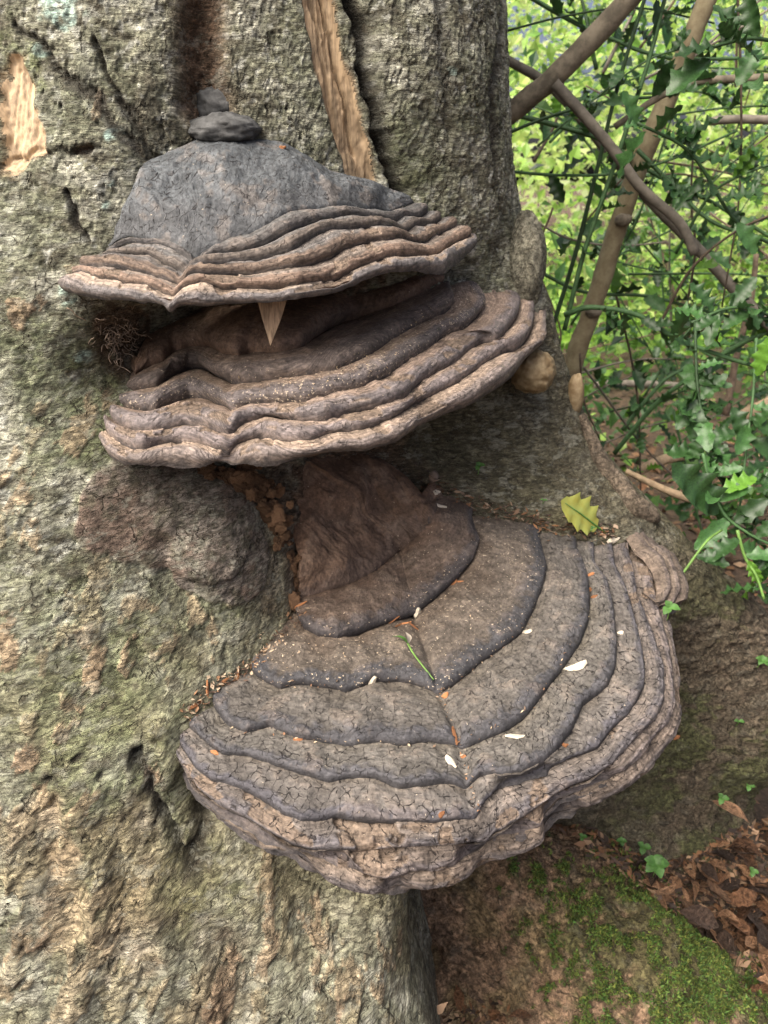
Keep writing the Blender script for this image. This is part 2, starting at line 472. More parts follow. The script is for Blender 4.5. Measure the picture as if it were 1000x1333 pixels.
# the rotten hollow behind the lowest bracket and inner wall between the brackets
for x, y, z in ((-.03, 1.0, 1.0), (.05, 1.04, .95), (-.02, 1.0, .8), (.08, 1.0, .8), (.0, 1.02, .65), (.1, .98, .62), (.05, .92, .45), (.1, .97, 1.08), (-.08, .97, 1.15), (.0, 1.0, 1.15),
                (0, .85, .3), (.15, .95, .3), (.3, .95, .3), (.06, .88, .62), (.075, .86, .54)):
    cw(x, y, z)
for t_, z_, r_ in ((-69, .605, .90), (-67.5, .53, .85), (-65.5, .45, .79), (-68.6, .455, .985), (-67.2, .42, .99), (-70.3, .585, .935)):
    ctrl.append((math.radians(t_), z_, r_))
# unseen sides and top
for z, r in ((0.0, .72), (.5, .60), (1.0, .52), (1.6, .49), (2.5, .46)):
    for t in (15, 60, 120, 180, 225):
        ctrl.append((math.radians(t if t < 200 else t - 360), z, r))
for t, r in ((-110, .54), (-90, .52), (-60, .50), (-35, .50)):
    ctrl.append((math.radians(t), 1.75, r)); ctrl.append((math.radians(t), 2.5, r - .02))
for z, r in ((.2, .70), (.6, .58), (.95, .5), (1.3, .47)):
    ctrl.append((math.radians(-8), z, r))
for z, r in ((.0, 1.12), (.2, 1.08), (.35, 1.03)):
    ctrl.append((math.radians(-88), z, r)); ctrl.append((math.radians(-78), z, r - .03)); ctrl.append((math.radians(-30), z * .6, 1.1))
for z, r in ((.0, 1.05), (.5, .9), (1.0, .7), (1.3, .6)):
    ctrl.append((math.radians(-112), z, r)); ctrl.append((math.radians(-130), z, r * .85))
ctrl = np.array(ctrl)
KT = 0.75
cpts = np.stack((ctrl[:, 0] * KT, ctrl[:, 1]), 1)
def rbfk(d): return np.sqrt(d * d + 0.03 ** 2)
Dm = np.linalg.norm(cpts[:, None] - cpts[None], axis=2)
nC = len(ctrl)
Am = np.zeros((nC + 1, nC + 1)); Am[:nC, :nC] = rbfk(Dm) - 0.012 * np.eye(nC); Am[:nC, nC] = 1; Am[nC, :nC] = 1
sol = np.linalg.solve(Am, np.concatenate((ctrl[:, 2], [0])))
def r_eval(th, z):
    q = np.stack((np.asarray(th) * KT, np.asarray(z)), -1)
    d = np.linalg.norm(q[..., None, :] - cpts, axis=-1)
    return np.maximum(rbfk(d) @ sol[:nC] + sol[nC], 0.3)
def hit(px, py):
    """first point of the smooth trunk surface on the line of sight, as (theta, z, point)"""
    a, b, c = ray(px, py)
    ys = np.linspace(0.3, 2.2, 700)
    x = a / b * ys; z = CAM_Z + c / b * ys
    th = np.arctan2(ys - AXY, x - AXX); rr = np.hypot(x - AXX, ys - AXY)
    ins = rr < r_eval(th, z)
    k = int(np.argmax(ins)) if ins.any() else 420
    return th[k], z[k], np.array((x[k], ys[k], z[k]))

# fine grid
def seq(parts):
    out = []
    for a, b, s in parts:
        out.append(np.arange(a, b - 1e-9, s))
    return np.concatenate(out)
tdeg = seq(((-205, -112, 3.0), (-112, -62, 0.125), (-62, -8, 0.17), (-8, 155.1, 3.0)))
TH = np.radians(tdeg)
ZZ = seq(((-0.1, .42, .008), (.42, 1.52, .0023), (1.52, 2.6, .03)))
ct = np.linspace(TH[0], TH[-1], 420); cz = np.linspace(ZZ[0], ZZ[-1], 300)
RC = np.array([r_eval(np.full_like(ct, z), z) if False else r_eval(ct, np.full_like(ct, z)) for z in cz])
# separable linear interpolation of the smooth field
RT = np.array([np.interp(TH, ct, row) for row in RC])
RG = np.empty((len(ZZ), len(TH)))
for j in range(len(TH)):
    RG[:, j] = np.interp(ZZ, cz, RT[:, j])
nR, nCc = RG.shape
T2, Z2 = np.meshgrid(TH, ZZ)
rr = RG.ravel(); tt = T2.ravel(); zz = Z2.ravel()
base = np.stack((AXX + np.cos(tt) * rr, AXY + np.sin(tt) * rr, zz), 1)
S = np.stack((tt * KT, zz), 1)
wrp = np.stack((fbm(base * 22, 3, 3), fbm(base * 22, 3, 9)), 1)
SW = S + wrp * 0.010
def poly_dist(pts, warp=True):
    q = np.array([(lambda h: (h[0] * KT, h[1]))(hit(*p)) for p in pts])
    X = SW if warp else S
    if len(q) == 1:
        return np.linalg.norm(X - q[0], axis=1), None
    best = np.full(len(X), 9.0)
    for a, b in zip(q[:-1], q[1:]):
        ab = b - a
        t = np.clip(((X - a) @ ab) / (ab @ ab + 1e-12), 0, 1)
        best = np.minimum(best, np.linalg.norm(X - a - t[:, None] * ab, axis=1))
    return best, q
disp = np.zeros(len(base))
masks = {k: np.zeros(len(base)) for k in ('moss', 'brown', 'wood', 'dark', 'lichen', 'soil', 'tan', 'burl')}
def line(pts, wd, depth, mask=None, amt=1.0, mw=1.6):
    global disp
    d, _ = poly_dist(pts)
    g = np.exp(-(d / wd) ** 2)
    disp -= depth * g * (.6 if wd > .0095 and depth < .02 else 1)
    if mask:
        masks[mask] = np.maximum(masks[mask], amt * np.exp(-(d / (wd * mw)) ** 4))
def blob(pts, rad, mask, amt=1.0, depth=0.0, soft=0.5):
    global disp
    d, _ = poly_dist(pts)
    n = fbm(base * 40, 2, 21) * 0.45
    m = sst(0, soft, 1 - d / rad + n * 0.9) * amt
    masks[mask] = np.maximum(masks[mask], m)
    if depth: disp -= depth * sst(0, 0.5, 1 - d / rad + n * 0.3)
# --- relief of the trunk, read from the photograph
line([(262, -40), (258, 50), (262, 120), (285, 175)], .030, .038, 'brown', 1.0, 1.3)
line([(425, -30), (440, 60), (462, 150), (490, 240)], .022, .018)
line([(462, -30), (478, 80), (498, 170), (528, 260)], .009, .038, 'dark', 1.0, 1.3)
line([(575, -20), (580, 80), (586, 170)], .010, .010, 'dark', .5)
line([(655, -10), (652, 60), (640, 120), (645, 200)], .012, .014, 'dark', .8)
line([(20, 20), (55, 55), (85, 100), (130, 130), (160, 175), (200, 205)], .0035, .007, 'dark', .9)
line([(120, 60), (150, 120), (175, 165), (205, 205)], .0035, .010, 'dark', .8)
line([(0, 215), (60, 195), (130, 190)], .0025, .006, 'dark', .5)
line([(88, 255), (95, 290), (118, 315)], .0028, .009, 'dark', 1)
line([(172, 978), (186, 1000), (190, 1040), (215, 1065)], .0030, .009, 'dark', 1)
line([(262, 1050), (266, 1075), (255, 1130)], .006, .014, 'dark', .9)
line([(205, 1060), (250, 1110)], .004, .012, 'dark', .8)
line([(215, 935), (222, 980), (210, 1010)], .008, -.012)
blob([(177, 985)], .0075, 'dark', 1, .010)
line([(540, 1180), (545, 1230), (570, 1290), (600, 1333)], .014, .02, 'dark', .5)
line([(60, 1060), (80, 1130), (85, 1210)], .009, .008, 'tan', .7)
line([(150, 1080), (170, 1160), (160, 1260)], .014, .008, 'tan', .5)
line([(230, 1130), (280, 1230), (300, 1330)], .012, .012, 'brown', .35)
line([(110, 1120), (120, 1220), (95, 1320)], .012, -.010)
line([(200, 1170), (215, 1250), (215, 1330)], .012, -.010)
line([(330, 1140), (350, 1230), (370, 1320)], .015, -.010)
line([(20, 860), (70, 950), (90, 1050)], .012, -.007)
line([(0, 740), (60, 780), (120, 850)], .012, .007)
line([(30, 520), (60, 600), (55, 680)], .014, -.008)
line([(225, 700), (240, 780), (270, 830)], .016, .016)
line([(340, 560), (385, 690), (392, 790)], .014, .012, 'brown', .8, 2.0)
# holes and pits
for p in ((80, 128), (55, 113), (580, 55), (66, 770), (112, 985), (62, 1018), (118, 1020), (88, 785), (350, 142), (45, 1115), (35, 1225), (190, 1080), (372, 130)):
    d, _ = poly_dist([p]); d = d / random.uniform(.0022, .0032)
    disp -= .005 * np.exp(-d ** 4); masks['dark'] = np.maximum(masks['dark'], np.exp(-(d * .9) ** 4))
line([(94, 190), (116, 190)], .0038, .009, 'brown', 1, 1.0)
# stains and growths
blob([(20, 110), (25, 190)], .030, 'wood', 1, .012)
WD, _ = poly_dist([(408, -30), (434, 90), (458, 170), (478, 240)], False)
WM = sst(0, .25, 1 - WD / .031 + fbm(base * np.array((60, 60, 14)), 2, 22) * .18)
masks['wood'] = np.maximum(masks['wood'], WM); disp -= WM * .010
line([(424, -30), (446, 80), (474, 200)], .0028, .008, 'dark', .75, 1.2)
line([(404, -30), (420, 60), (440, 170)], .004, .006, 'dark', .5, 1.4)
blob([(255, 0), (258, 60), (272, 110)], .026, 'brown', 1)
blob([(62, 2), (78, 16)], .026, 'lichen', 1, 0, .3)
for p, r_ in (((55, 65), .012), ((150, 170), .010), ((142, 238), .007), ((115, 22), .010), ((110, 458), .008), ((128, 268), .006), ((85, 380), .012), ((590, 90), .008)):
    blob([p], r_, 'lichen', .8, 0, .5)
blob([(20, 60), (40, 80)], .035, 'moss', .8)
blob([(100, 800), (150, 900), (120, 1000), (170, 1100)], .10, 'moss', .75, 0, 1.2)
blob([(250, 790), (290, 800)], .030, 'moss', .6, 0, .8)
blob([(230, 1120), (265, 1200)], .035, 'moss', .8, 0, .9)
blob([(60, 440), (110, 500), (120, 580)], .055, 'moss', .8, 0, .9)
blob([(530, 200), (560, 300)], .06, 'moss', .55, 0, 1.2)
blob([(620, 560), (660, 620), (560, 560)], .10, 'moss', .5, 0, 1.0)
blob([(160, 420), (170, 470)], .028, 'brown', .85, .012)
blob([(430, 640), (500, 620)], .11, 'brown', 1)
blob([(430, 440), (330, 430)], .14, 'brown', .9)
for pts_, rad_, amp_ in (([(180, 640), (225, 655), (285, 680)], .050, .017), ([(265, 722), (320, 730)], .036, .012)):
    BD, _ = poly_dist(pts_, False)
    e_ = 1 - BD / rad_ + fbm(base * 20, 2, 23) * .22
    masks['burl'] = np.maximum(masks['burl'], sst(0, .18, e_)); disp += amp_ * np.sqrt(np.clip(e_, 0, 1)) * sst(0, .1, e_)
blob([(345, 720), (350, 780)], .030, 'brown', .55, 0, .8)
FL = [((125, 135), .008), ((125, 770), .016), ((60, 920), .010), ((92, 935), .008), ((110, 815), .018), ((15, 830), .012), ((130, 880), .012), ((15, 1090), .022), ((40, 1130), .020), ((110, 1190), .012), ((115, 1240), .018), ((40, 985), .010), ((85, 1300), .02), ((150, 1300), .02), ((260, 1310), .018), ((350, 1200), .014), ((340, 1240), .012), ((20, 600), .012), ((30, 640), .012), ((5, 690), .010), ((270, 830), .012), ((300, 750), .016), ((420, 1200), .012), ((460, 1280), .02), ((430, 40), .006), ((40, 400), .010), ((70, 520), .009), ((45, 700), .012), ((215, 850), .011), ((250, 800), .013), ((60, 850), .008), ((185, 780), .010)]
for _ in range(48):
    FL.append(((random.uniform(0, 540), random.uniform(1000, 1330)) if random.random() < .7 else (random.uniform(0, 200), random.uniform(250, 1000)), random.uniform(.006, .015)))
fl_id = np.zeros(len(base), int); fl_tone = np.zeros(len(base))
FN = fbm(base * np.array((55, 55, 38)), 4, 24, .6)
for n_, (p_, r_) in enumerate(FL):
    if 430 < p_[0] and p_[1] < 1180: continue
    q_ = hit(*p_); dx_ = (SW[:, 0] - q_[0] * KT) * 1.35; dz_ = (SW[:, 1] - q_[1]) * .8
    e_ = 1 - np.hypot(dx_, dz_) / r_ + FN * 1.1
    m_ = e_ > .12
    fl_id[m_] = n_ + 1; fl_tone[m_] = random.random()
    masks['tan'] = np.maximum(masks['tan'], sst(.10, .16, e_)); disp += sst(.08, .20, e_) * random.uniform(.0015, .0030)
masks['soil'] = np.maximum(masks['soil'], sst(-42, -33, np.degrees(tt)) * sst(.92, .66, zz + fbm(base * 9, 2, 31) * .06))
masks['soil'] = np.maximum(masks['soil'], sst(-70, -58, np.degrees(tt)) * sst(.62, .50, zz) * .8)
# --- bark texture relief
tang = np.stack((tt * 0.8, zz, rr), 1)
up = sst(.75, 1.1, zz)
wr = fbm(np.stack((tt * .8 * 26 + wrp[:, 0] * 2, zz * 150 + wrp[:, 1] * 5, rr * 20), 1), 2, 41)
slope_dir = np.stack((tt * .8 * 70 - zz * 45, zz * 55 + tt * 30, rr * 20), 1)
lower = fbm(slope_dir, 3, 44)
rootm = masks['soil']
wri = .35 - np.abs(wr)
low_r = .35 - np.abs(lower)
disp += masks['brown'] * fbm(base * 75, 3, 69, .6) * .0035
bk = (1 - np.clip(masks['wood'] * 1.3, 0, 1)) * (1 - .85 * np.clip(masks['burl'] * 1.4, 0, 1)) * (1 - .7 * masks['soil'])
disp += bk * (up * wri * .0030 + (1 - up) * (wri * .0018 + low_r * .0010))
plate = fbm(base * np.array((46, 46, 30)), 3, 47)
disp += (.0012 * (sst(.02, .07, plate) - .5) - .0022 * sst(.30, .35, -plate)) * bk
fis = np.abs(fbm(np.stack((tt * .8 * 34 + wrp[:, 1] * .8, zz * 7, rr * 8), 1), 3, 53))
disp -= .0050 * np.exp(-(fis / .025) ** 2) * bk * sst(.05, .3, perlin(base * 7, 57))
disp += fbm(base * 9, 2, 61) * .0042
gr = fbm(np.stack((tt * .8 * 160, zz * 9, rr * 20), 1), 2, 91)
disp += masks['wood'] * gr * .0022
disp += rootm * (fbm(base * 55, 4, 63, .62) * .009 + sst(.1, .2, fbm(base * 32, 3, 68)) * .004)
fine = fbm(base * 170, 2, 66)
disp += fine * .0011
vis = ((tt > math.radians(-113)) & (tt < math.radians(-7)))
disp *= np.where(vis, 1, .2)
R2 = (rr + disp)
TV = np.stack((AXX + np.cos(tt) * R2, AXY + np.sin(tt) * R2, zz), 1)
# --- colour of the bark (pigment, plus shade painted in below the middle bracket)
c0 = np.array((.222, .226, .160)); c1 = np.array((.132, .126, .090)); c2 = np.array((.385, .385, .31))
n1 = fbm(base * np.array((20, 20, 34)), 4, 71); n2 = fbm(base * 8, 3, 75); n3 = fbm(base * 75, 3, 79)
tcol = np.repeat(c0[None], len(base), 0)
tcol = mixc(tcol, c1, sst(.05, .45, -n1))
tcol = mixc(tcol, c2, sst(.08, .5, n1 + n3 * .4) * .8)
low = (1 - sst(.75, 1.0, zz))
tcol = mixc(tcol, np.array((.275, .255, .150)), low * sst(-.3, .3, n2) * .7)
tcol = mixc(tcol, np.array((.43, .44, .38)), sst(.28, .45, fbm(np.stack((tt * 40, zz * 95, rr * 20), 1), 3, 83)) * .7 * sst(.8, 1.0, zz))
tcol = mixc(tcol, np.array((.135, .165, .068)), np.clip(masks['moss'] * sst(-.5, .4, n3 + n2 * .6 + .25), 0, 1) * .8)
tcol = mixc(tcol, np.array((.10, .115, .065)), sst(.1, .5, n2 + n3 * .3) * .45 * sst(.8, 1.0, zz))
tancol = np.array((.31, .22, .14))[None] * (1 - fl_tone[:, None]) + np.array((.25, .225, .14))[None] * fl_tone[:, None]
tcol = mixc(tcol, tancol * (1 + .5 * n3[:, None]), masks['tan'] * .8)
tcol = mixc(tcol, np.array((.135, .090, .058)), masks['brown'])
tcol = mixc(tcol, np.array((.088, .070, .047)), rootm * .95)
tcol = mixc(tcol, np.array((.13, .10, .068)), rootm * sst(.0, .4, n3) * .7)
tcol = mixc(tcol, np.array((.070, .080, .030)), rootm * sst(.0, .3, n2 + n3 * .4) * .8)
tcol = mixc(tcol, np.array((.075, .066, .040)), sst(-60, -50, np.degrees(tt)) * (1 - sst(1.08, 1.2, zz)) * (1 - rootm) * .85)  # shade under the middle bracket's right side, painted as dark brown-green
bc_ = np.repeat(np.array((.145, .108, .082))[None], len(base), 0); bc_ = mixc(bc_, np.array((.17, .15, .125)), sst(-.1, .35, n2 * .7 + n1 * .5)); bc_ = mixc(bc_, np.array((.085, .085, .055)), sst(.1, .4, n3 + n1 * .4) * .6)
tcol = mixc(tcol, bc_, np.clip(masks['burl'] * 1.4, 0, 1))
tcol = mixc(tcol, np.array((.42, .58, .50)), masks['lichen'] * sst(-.5, .3, n3 + .1))
tcol = mixc(tcol, np.array((.40, .27, .155)), masks['wood'])
tcol = mixc(tcol, np.array((.030, .026, .022)), masks['dark'] * .92)

# normals of the whole surface, kept when it is cut into parts
G = TV.reshape(nR, nCc, 3)
nrm = np.cross(np.gradient(G, axis=1), np.gradient(G, axis=0)).reshape(-1, 3)
nrm /= np.linalg.norm(nrm, axis=1)[:, None] + 1e-12
Q = grid_quads(nR, nCc)
lab = np.zeros(len(Q), int)
qm = lambda k: masks[k][Q].mean(1)
qth = np.degrees(tt[Q].mean(1)); qz = zz[Q].mean(1)
lab[qm('wood') > .5] = 1
lab[(lab == 1) & (qth < -90)] = 2
rm = rootm[Q].mean(1)
lab[(lab == 0) & (qm('burl') > .45)] = 4
lab[(lab == 0) & (rm > .5) & (qth > -60)] = 3
tree = empty('beech_tree', (AXX, AXY, 0), 'old grey-green beech trunk with split bark and buttress roots carrying the brackets', 'tree')
qf = fl_id[Q].min(1)
for n_ in range(1, len(FL) + 1):
    m_ = (lab == 0) & (qf == n_)
    if m_.sum() > 8:
        todo = set(np.nonzero(m_)[0].tolist()); bestc = []
        while todo:
            st = [todo.pop()]; comp = []
            while st:
                c_ = st.pop(); comp.append(c_)
                for d_ in (1, -1, nCc - 1, 1 - nCc):
                    if c_ + d_ in todo: todo.discard(c_ + d_); st.append(c_ + d_)
            if len(comp) > len(bestc): bestc = comp
        lab[bestc] = 10 + n_
for k, nm, mt in tuple((10 + n_, 'bark_flake', 'bark') for n_ in range(1, len(FL) + 1)) + ((0, 'trunk', 'bark'), (1, 'exposed_wood', 'wood'), (2, 'exposed_wood', 'wood'), (3, 'root', 'root'), (4, 'burl', 'bark')):
    q = Q[lab == k]
    if not len(q): continue
    ids, inv = np.unique(q, return_inverse=True)
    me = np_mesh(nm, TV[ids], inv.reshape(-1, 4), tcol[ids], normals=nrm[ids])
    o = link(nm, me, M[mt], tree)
    if k == 1: o['label'] = 'pale bare wood strip beside a black split'
    if k == 2: o['label'] = 'orange bare wood patch near the left edge'
    if k == 4: o['label'] = 'smooth brown burl swelling below the middle bracket'
    if k == 3: o['label'] = 'broad earthy buttress root running off to the right'

def trunk_point(px, py):
    th, z, p = hit(px, py)
    j = int(np.argmin(np.abs(TH - th))); i = int(np.argmin(np.abs(ZZ - z)))
    k = i * nCc + j
    return TV[k], nrm[k]

# --- mossy root, a tube of its own that dives to the lower right
def root_tube(path, rad, seed, name, label, nlen, moss=True):
    P = smooth_path(path, nlen)
    Rr = np.interp(np.linspace(0, 1, nlen), np.linspace(0, 1, len(rad)), rad)
    T = np.gradient(P, axis=0); T /= np.linalg.norm(T, axis=1)[:, None]
    A = np.cross(T, (0, 0, 1)); A /= np.linalg.norm(A, axis=1)[:, None]
    B = np.cross(A, T)
    ph = np.radians(seq(((-100, -30, 6), (-30, 210, .62), (210, 260.1, 6))))
    V = P[:, None] + Rr[:, None, None] * (np.cos(ph)[None, :, None] * A[:, None] * 1.05 + np.sin(ph)[None, :, None] * B[:, None])
    nv = np.cos(ph)[None, :, None] * A[:, None] + np.sin(ph)[None, :, None] * B[:, None]
    V = V.reshape(-1, 3); nv = nv.reshape(-1, 3)
    n2 = fbm(V * 9, 3, seed); n3 = fbm(V * 60, 4, seed + 5, .6); n4 = fbm(V * 170, 2, seed + 9)
    a0, a1 = at_y(790, 1235, .735), at_y(930, 1290, .70)
    tq = np.clip(((V - a0) @ (a1 - a0)) / ((a1 - a0) @ (a1 - a0)), -.1, 1.6)
    ms = sst(-.15, .45, 1 - np.linalg.norm(V - a0 - tq[:, None] * (a1 - a0), axis=1) / .108 + n2 * .6 + n3 * .8)
    V = V + nv * (n2 * .024 + n3 * .007 + n4 * .0018 + ms * (.004 + .010 * np.clip(fbm(V * 34, 3, seed + 14), -.3, 1)))[:, None]
    hc = at_y(592, 1275, .70)
    V = V - nv * (.075 * np.exp(-(np.linalg.norm(V - hc, axis=1) / .12) ** 2))[:, None]
    c = np.repeat(np.array((.245, .165, .105))[None], len(V), 0)
    c = mixc(c, np.array((.15, .10, .065)), sst(-.1, .4, n3))
    c = mixc(c, np.array((.19, .15, .075)), sst(.1, .4, -n2) * .6)
    c = mixc(c, np.array((.075, .080, .028)), ms * .8)
    o = link(name, np_mesh(name, V, grid_quads(nlen, len(ph)), c), M['root'], tree)
    o['label'] = label
    return o, V, nv, ms
root2, r2V, r2N, r2M = root_tube([(-.14, 1.12, .30), (-.02, 1.03, .24), (.11, .915, .215), (.25, .785, .185), (.42, .655, .11), (.65, .56, .02), (.85, .47, -.08)],
                                 [.17, .17, .175, .19, .195, .19, .18], 101, 'root', 'thick root with bright green moss, lower right', 360)
# moss: thousands of tiny blades, nobody could count them
pm = np.clip(r2M - .25, 0, 1) ** 1.2 * sst(-.25, .2, fbm(r2V * 26, 3, 133)); pm /= pm.sum()
pick = rng.choice(len(r2V), 46000, p=pm)
def blades(P, N, size, col, spread=.9):
    n = len(P)
    d = N + rng.normal(size=(n, 3)) * spread; d /= np.linalg.norm(d, axis=1)[:, None]
    s = np.cross(d, rng.normal(size=(n, 3))); s /= np.linalg.norm(s, axis=1)[:, None] + 1e-9
    L_ = size * rng.uniform(.5, 1.5, n)
    W_ = L_ * .28
    V = np.stack((P - s * W_[:, None], P + s * W_[:, None], P + d * L_[:, None]), 1).reshape(-1, 3)
    F = np.arange(3 * n).reshape(-1, 3)
    return V, F, np.repeat(col, 3, 0)
mc = np.array((.075, .125, .022))[None] * rng.uniform(.35, 1.6, (len(pick), 1)) * np.array([1, 1, 1])[None]
mc[:, 0] *= rng.uniform(.7, 1.5, len(pick))
clump = sst(-.2, .4, fbm(r2V[pick] * 30, 3, 130))
jit = rng.normal(size=(len(pick), 3)) * .0015
mV, mF, mC = blades(r2V[pick] + jit + r2N[pick] * (clump * .004)[:, None], r2N[pick], .0042, mc)
mo = link('moss', np_mesh('moss', mV, mF, mC, smooth=False), M['moss'], root2); mo['kind'] = 'stuff'

# ------------------------------------------------------------------ bracket fungi
PIN = 0.42
def ring(pts, keys, mode, pin, N, ext, sm=11):
    """traced growth line -> N points in the world; keys = depth values along u"""
    p = np.array(pts, float)
    seg = np.concatenate(([0], np.cumsum(np.linalg.norm(np.diff(p, axis=0), axis=1))))
    if pin is not None:
        ipin = int(np.argmin(np.abs(p - np.array(pin)).sum(1)))
        u = np.where(seg <= seg[ipin], seg / max(seg[ipin], 1e-6) * PIN, PIN + (seg - seg[ipin]) / (seg[-1] - seg[ipin]) * (1 - PIN))
    else:
        u = seg / seg[-1]
    U = np.linspace(0, 1, N)
    px = np.interp(U, u, p[:, 0]); py = np.interp(U, u, p[:, 1])
    k = np.interp(U, [a for a, _ in keys], [b for _, b in keys])
    W = np.array([(at_h if mode == 'h' else at_y)(a, b, c) for a, b, c in zip(px, py, k)])
    ker = np.exp(-np.linspace(-2, 2, sm) ** 2); ker /= ker.sum()
    for i in range(3):
        e = np.pad(W[:, i], sm // 2, mode='reflect', reflect_type='odd')
        W[:, i] = np.convolve(e, ker, 'valid')
    if ext is not None:      # the ends run on into the wood
        fa = sst(.015, 0, U)[:, None]; fb = sst(.985, 1, U)[:, None]
        W = W + fa * np.array(ext[0])[None] + fb * np.array(ext[1])[None]
    return W
HT = np.array((0, .1, .25, .45, .65, .80, .88, .93, .965, .985, 1.0, 1.02))
HH = np.array((-.25, .12, .42, .70, .92, 1.0, .97, .86, .62, .30, -.15, -.7))
HH3 = np.array((-.5, .30, .66, .86, .95, 1.0, .97, .86, .55, .10, -.4, -1.0))
HS = np.array((0, .1, .25, .45, .65, .80, .885, .94, .985, 1.005, 1.012, 1.0))
def bracket(name, label, rings, pin_list, mode, N, ext, palette, pores, under, seed, bulge=(.16, .003, .011), furrows=(), group='large bracket fungi on the beech', crackamt=None, dust=None, subr=1.0, hump=None, ffrom=2, flat=False, flk=3, sm=11, chip=None):
    W = [ring(pts, keys, mode, pn, N, ext, sm) for (pts, keys), pn in zip(rings, pin_list)]
    c = np.mean(W[0], axis=0)
    root = empty(name, tuple(c), label, 'bracket fungus', group)
    U = np.linspace(0, 1, N)
    vacc = np.zeros(N)
    for k in range(len(W) - 1):
        A, B = W[k], W[k + 1]
        d = B - A
        wd = np.linalg.norm(d, axis=1)
        dn = d / np.maximum(wd, 1e-4)[:, None]
        fl_k = flat and k < 6
        A2 = A - dn * np.minimum(.010, wd * .6)[:, None] * (k > 0) + np.array((0, 0, -.002 if (flat and k == 1) else -.008)) * (k > 0)
        d = B - A2; wd = np.linalg.norm(d, axis=1)
        tg = np.gradient(B + A, axis=0); tg /= np.linalg.norm(tg, axis=1)[:, None] + 1e-9
        nn = np.cross(tg, d); nn /= np.linalg.norm(nn, axis=1)[:, None] + 1e-9
        nn = np.where((nn[:, 2] < 0)[:, None], -nn, nn)
        ker = np.ones(31) / 31
        for i in range(3):
            nn[:, i] = np.convolve(np.pad(nn[:, i], 15, mode='edge'), ker, 'valid')
        nn += np.array((0, -.15, .35)); nn /= np.linalg.norm(nn, axis=1)[:, None]
        nrow = int(np.clip(np.percentile(wd, 80) / .0022, 16, 46))
        t = np.linspace(0, 1, nrow) ** .82
        t = np.concatenate((t[t < .86], np.linspace(.86, 1.02, 12)))
        bf = bulge[0] if (fl_k or not flat) else .34
        bl = np.clip(wd * bf, bulge[1], bulge[2]) if k or hump is None else np.full(N, hump) * np.sin(np.pi * np.clip(U, .02, .98)) ** .5; bl = np.minimum(bl, wd * .8 + .0005) * (.25 + .75 * sst(0, .025, U) * sst(1, .985, U))
        hh = np.interp(t, HT, HH3 if fl_k else HH) if (k or hump is None) else np.sin(np.pi * np.clip(t, 0, 1)) ** .8 - .2 * sst(.95, 1.0, t); ss = np.interp(t, HT, HS) * (1 + (0 if fl_k else .03) * sst(.86, .97, t))
        V = A2[None] + d[None] * ss[:, None, None] + nn[None] * (hh[:, None] * bl[None])[:, :, None]
        for us, wdt, dep in (furrows if k >= ffrom else ()):
            V[:, :, 2] -= dep * np.exp(-((U - us) / wdt) ** 2)[None] * (0.35 + .65 * t[:, None])
        nr = len(t)
        V = V.reshape(-1, 3); NN = np.tile(nn, (nr, 1)); tt_ = np.repeat(t, N); uu = np.tile(U, nr)
        wt = np.tile(wd, nr)
        n1 = fbm(V * 26, 3, seed); n2 = fbm(V * 90, 3, seed + 4); n3 = fbm(V * 260, 2, seed + 8)
        wav = np.sin(2 * np.pi * (tt_ * wt / .0052 + n1 * 1.1)) * sst(.004, .02, wt)
        V = V + NN * ((n1 * (.0026 if flat else .0016) + ((fbm(V * 15, 2, seed + 60) * (.016 if flat else .009) + fbm(V * 48, 3, seed + 61, .6) * .0028) * np.sin(np.pi * np.clip(tt_, 0, 1)) if (k == 0 and hump) else 0)) + n2 * (.0011 if flat else .0006) + n3 * .0003 + wav * .0004 * subr * min(1, .3 + k * .12))[:, None]
        inner, outer, lip = [np.array(x) * np.array((1., 1., 1.) if (k == 0 and not flat and mode == 'y') else (1.04, .99, .92)) for x in palette[min(k, len(palette) - 1)]]
        cc = inner[None] * (1 - sst(0, .55, tt_ + n1 * .25))[:, None] + outer[None] * sst(0, .55, tt_ + n1 * .25)[:, None]
        cc = mixc(cc, lip, sst(.74 if fl_k else .58, .90 if fl_k else .80, tt_ + n2 * .10 + n1 * .08) * (1 - .55 * sst(.97, 1.0, tt_)))
        cc = cc * (1 + .30 * n2 + .22 * n1 + .12 * wav * subr)[:, None]
        cc = mixc(cc, np.array((.20, .155, .115)), sst(.25, .6, n1 + n2 * .6) * .22)
        if k >= flk:      # places where the crust has flaked off
            fl = sst(.27, .30, fbm(V * np.array((20, 20, 30)), 3, seed + 50)) * sst(.10, .2, tt_) * sst(.98, .9, tt_)
            if chip is not None and k in (6, 7, 8):
                dv = (V - chip[0]) / np.array((chip[1], .022, .05))
                fl2 = sst(0, .12, 1 - np.linalg.norm(dv, axis=1) + fbm(V * 60, 3, seed + 51) * .5)
                V = V - NN * (fl2 * (.005 + .002 * fbm(V * 90, 3, seed + 52)))[:, None]
                fl = np.maximum(fl, fl2); cr_cut = None
            V = V - NN * (fl * .0020)[:, None]
            cc = mixc(cc, np.array((.140, .105, .075)) * (1 + .5 * n3[:, None]), fl * .85)
        if k: cc = mixc(cc, np.array((.030, .029, .031)), np.maximum(sst(.955 if fl_k else .985, .985 if fl_k else 1.005, tt_ + n2 * .02), sst(.06, .02, tt_)) * .8)  # near-black groove lines: dark crust, with crease shade painted in
        cr = np.full(len(V), crackamt[min(k, len(crackamt) - 1)] if crackamt else .6) * sst(1.01, .9, tt_)
        du = np.full(len(V), dust[min(k, len(dust) - 1)] if dust else 0.) + n1 * .25
        Gv = V.reshape(nr, N, 3)
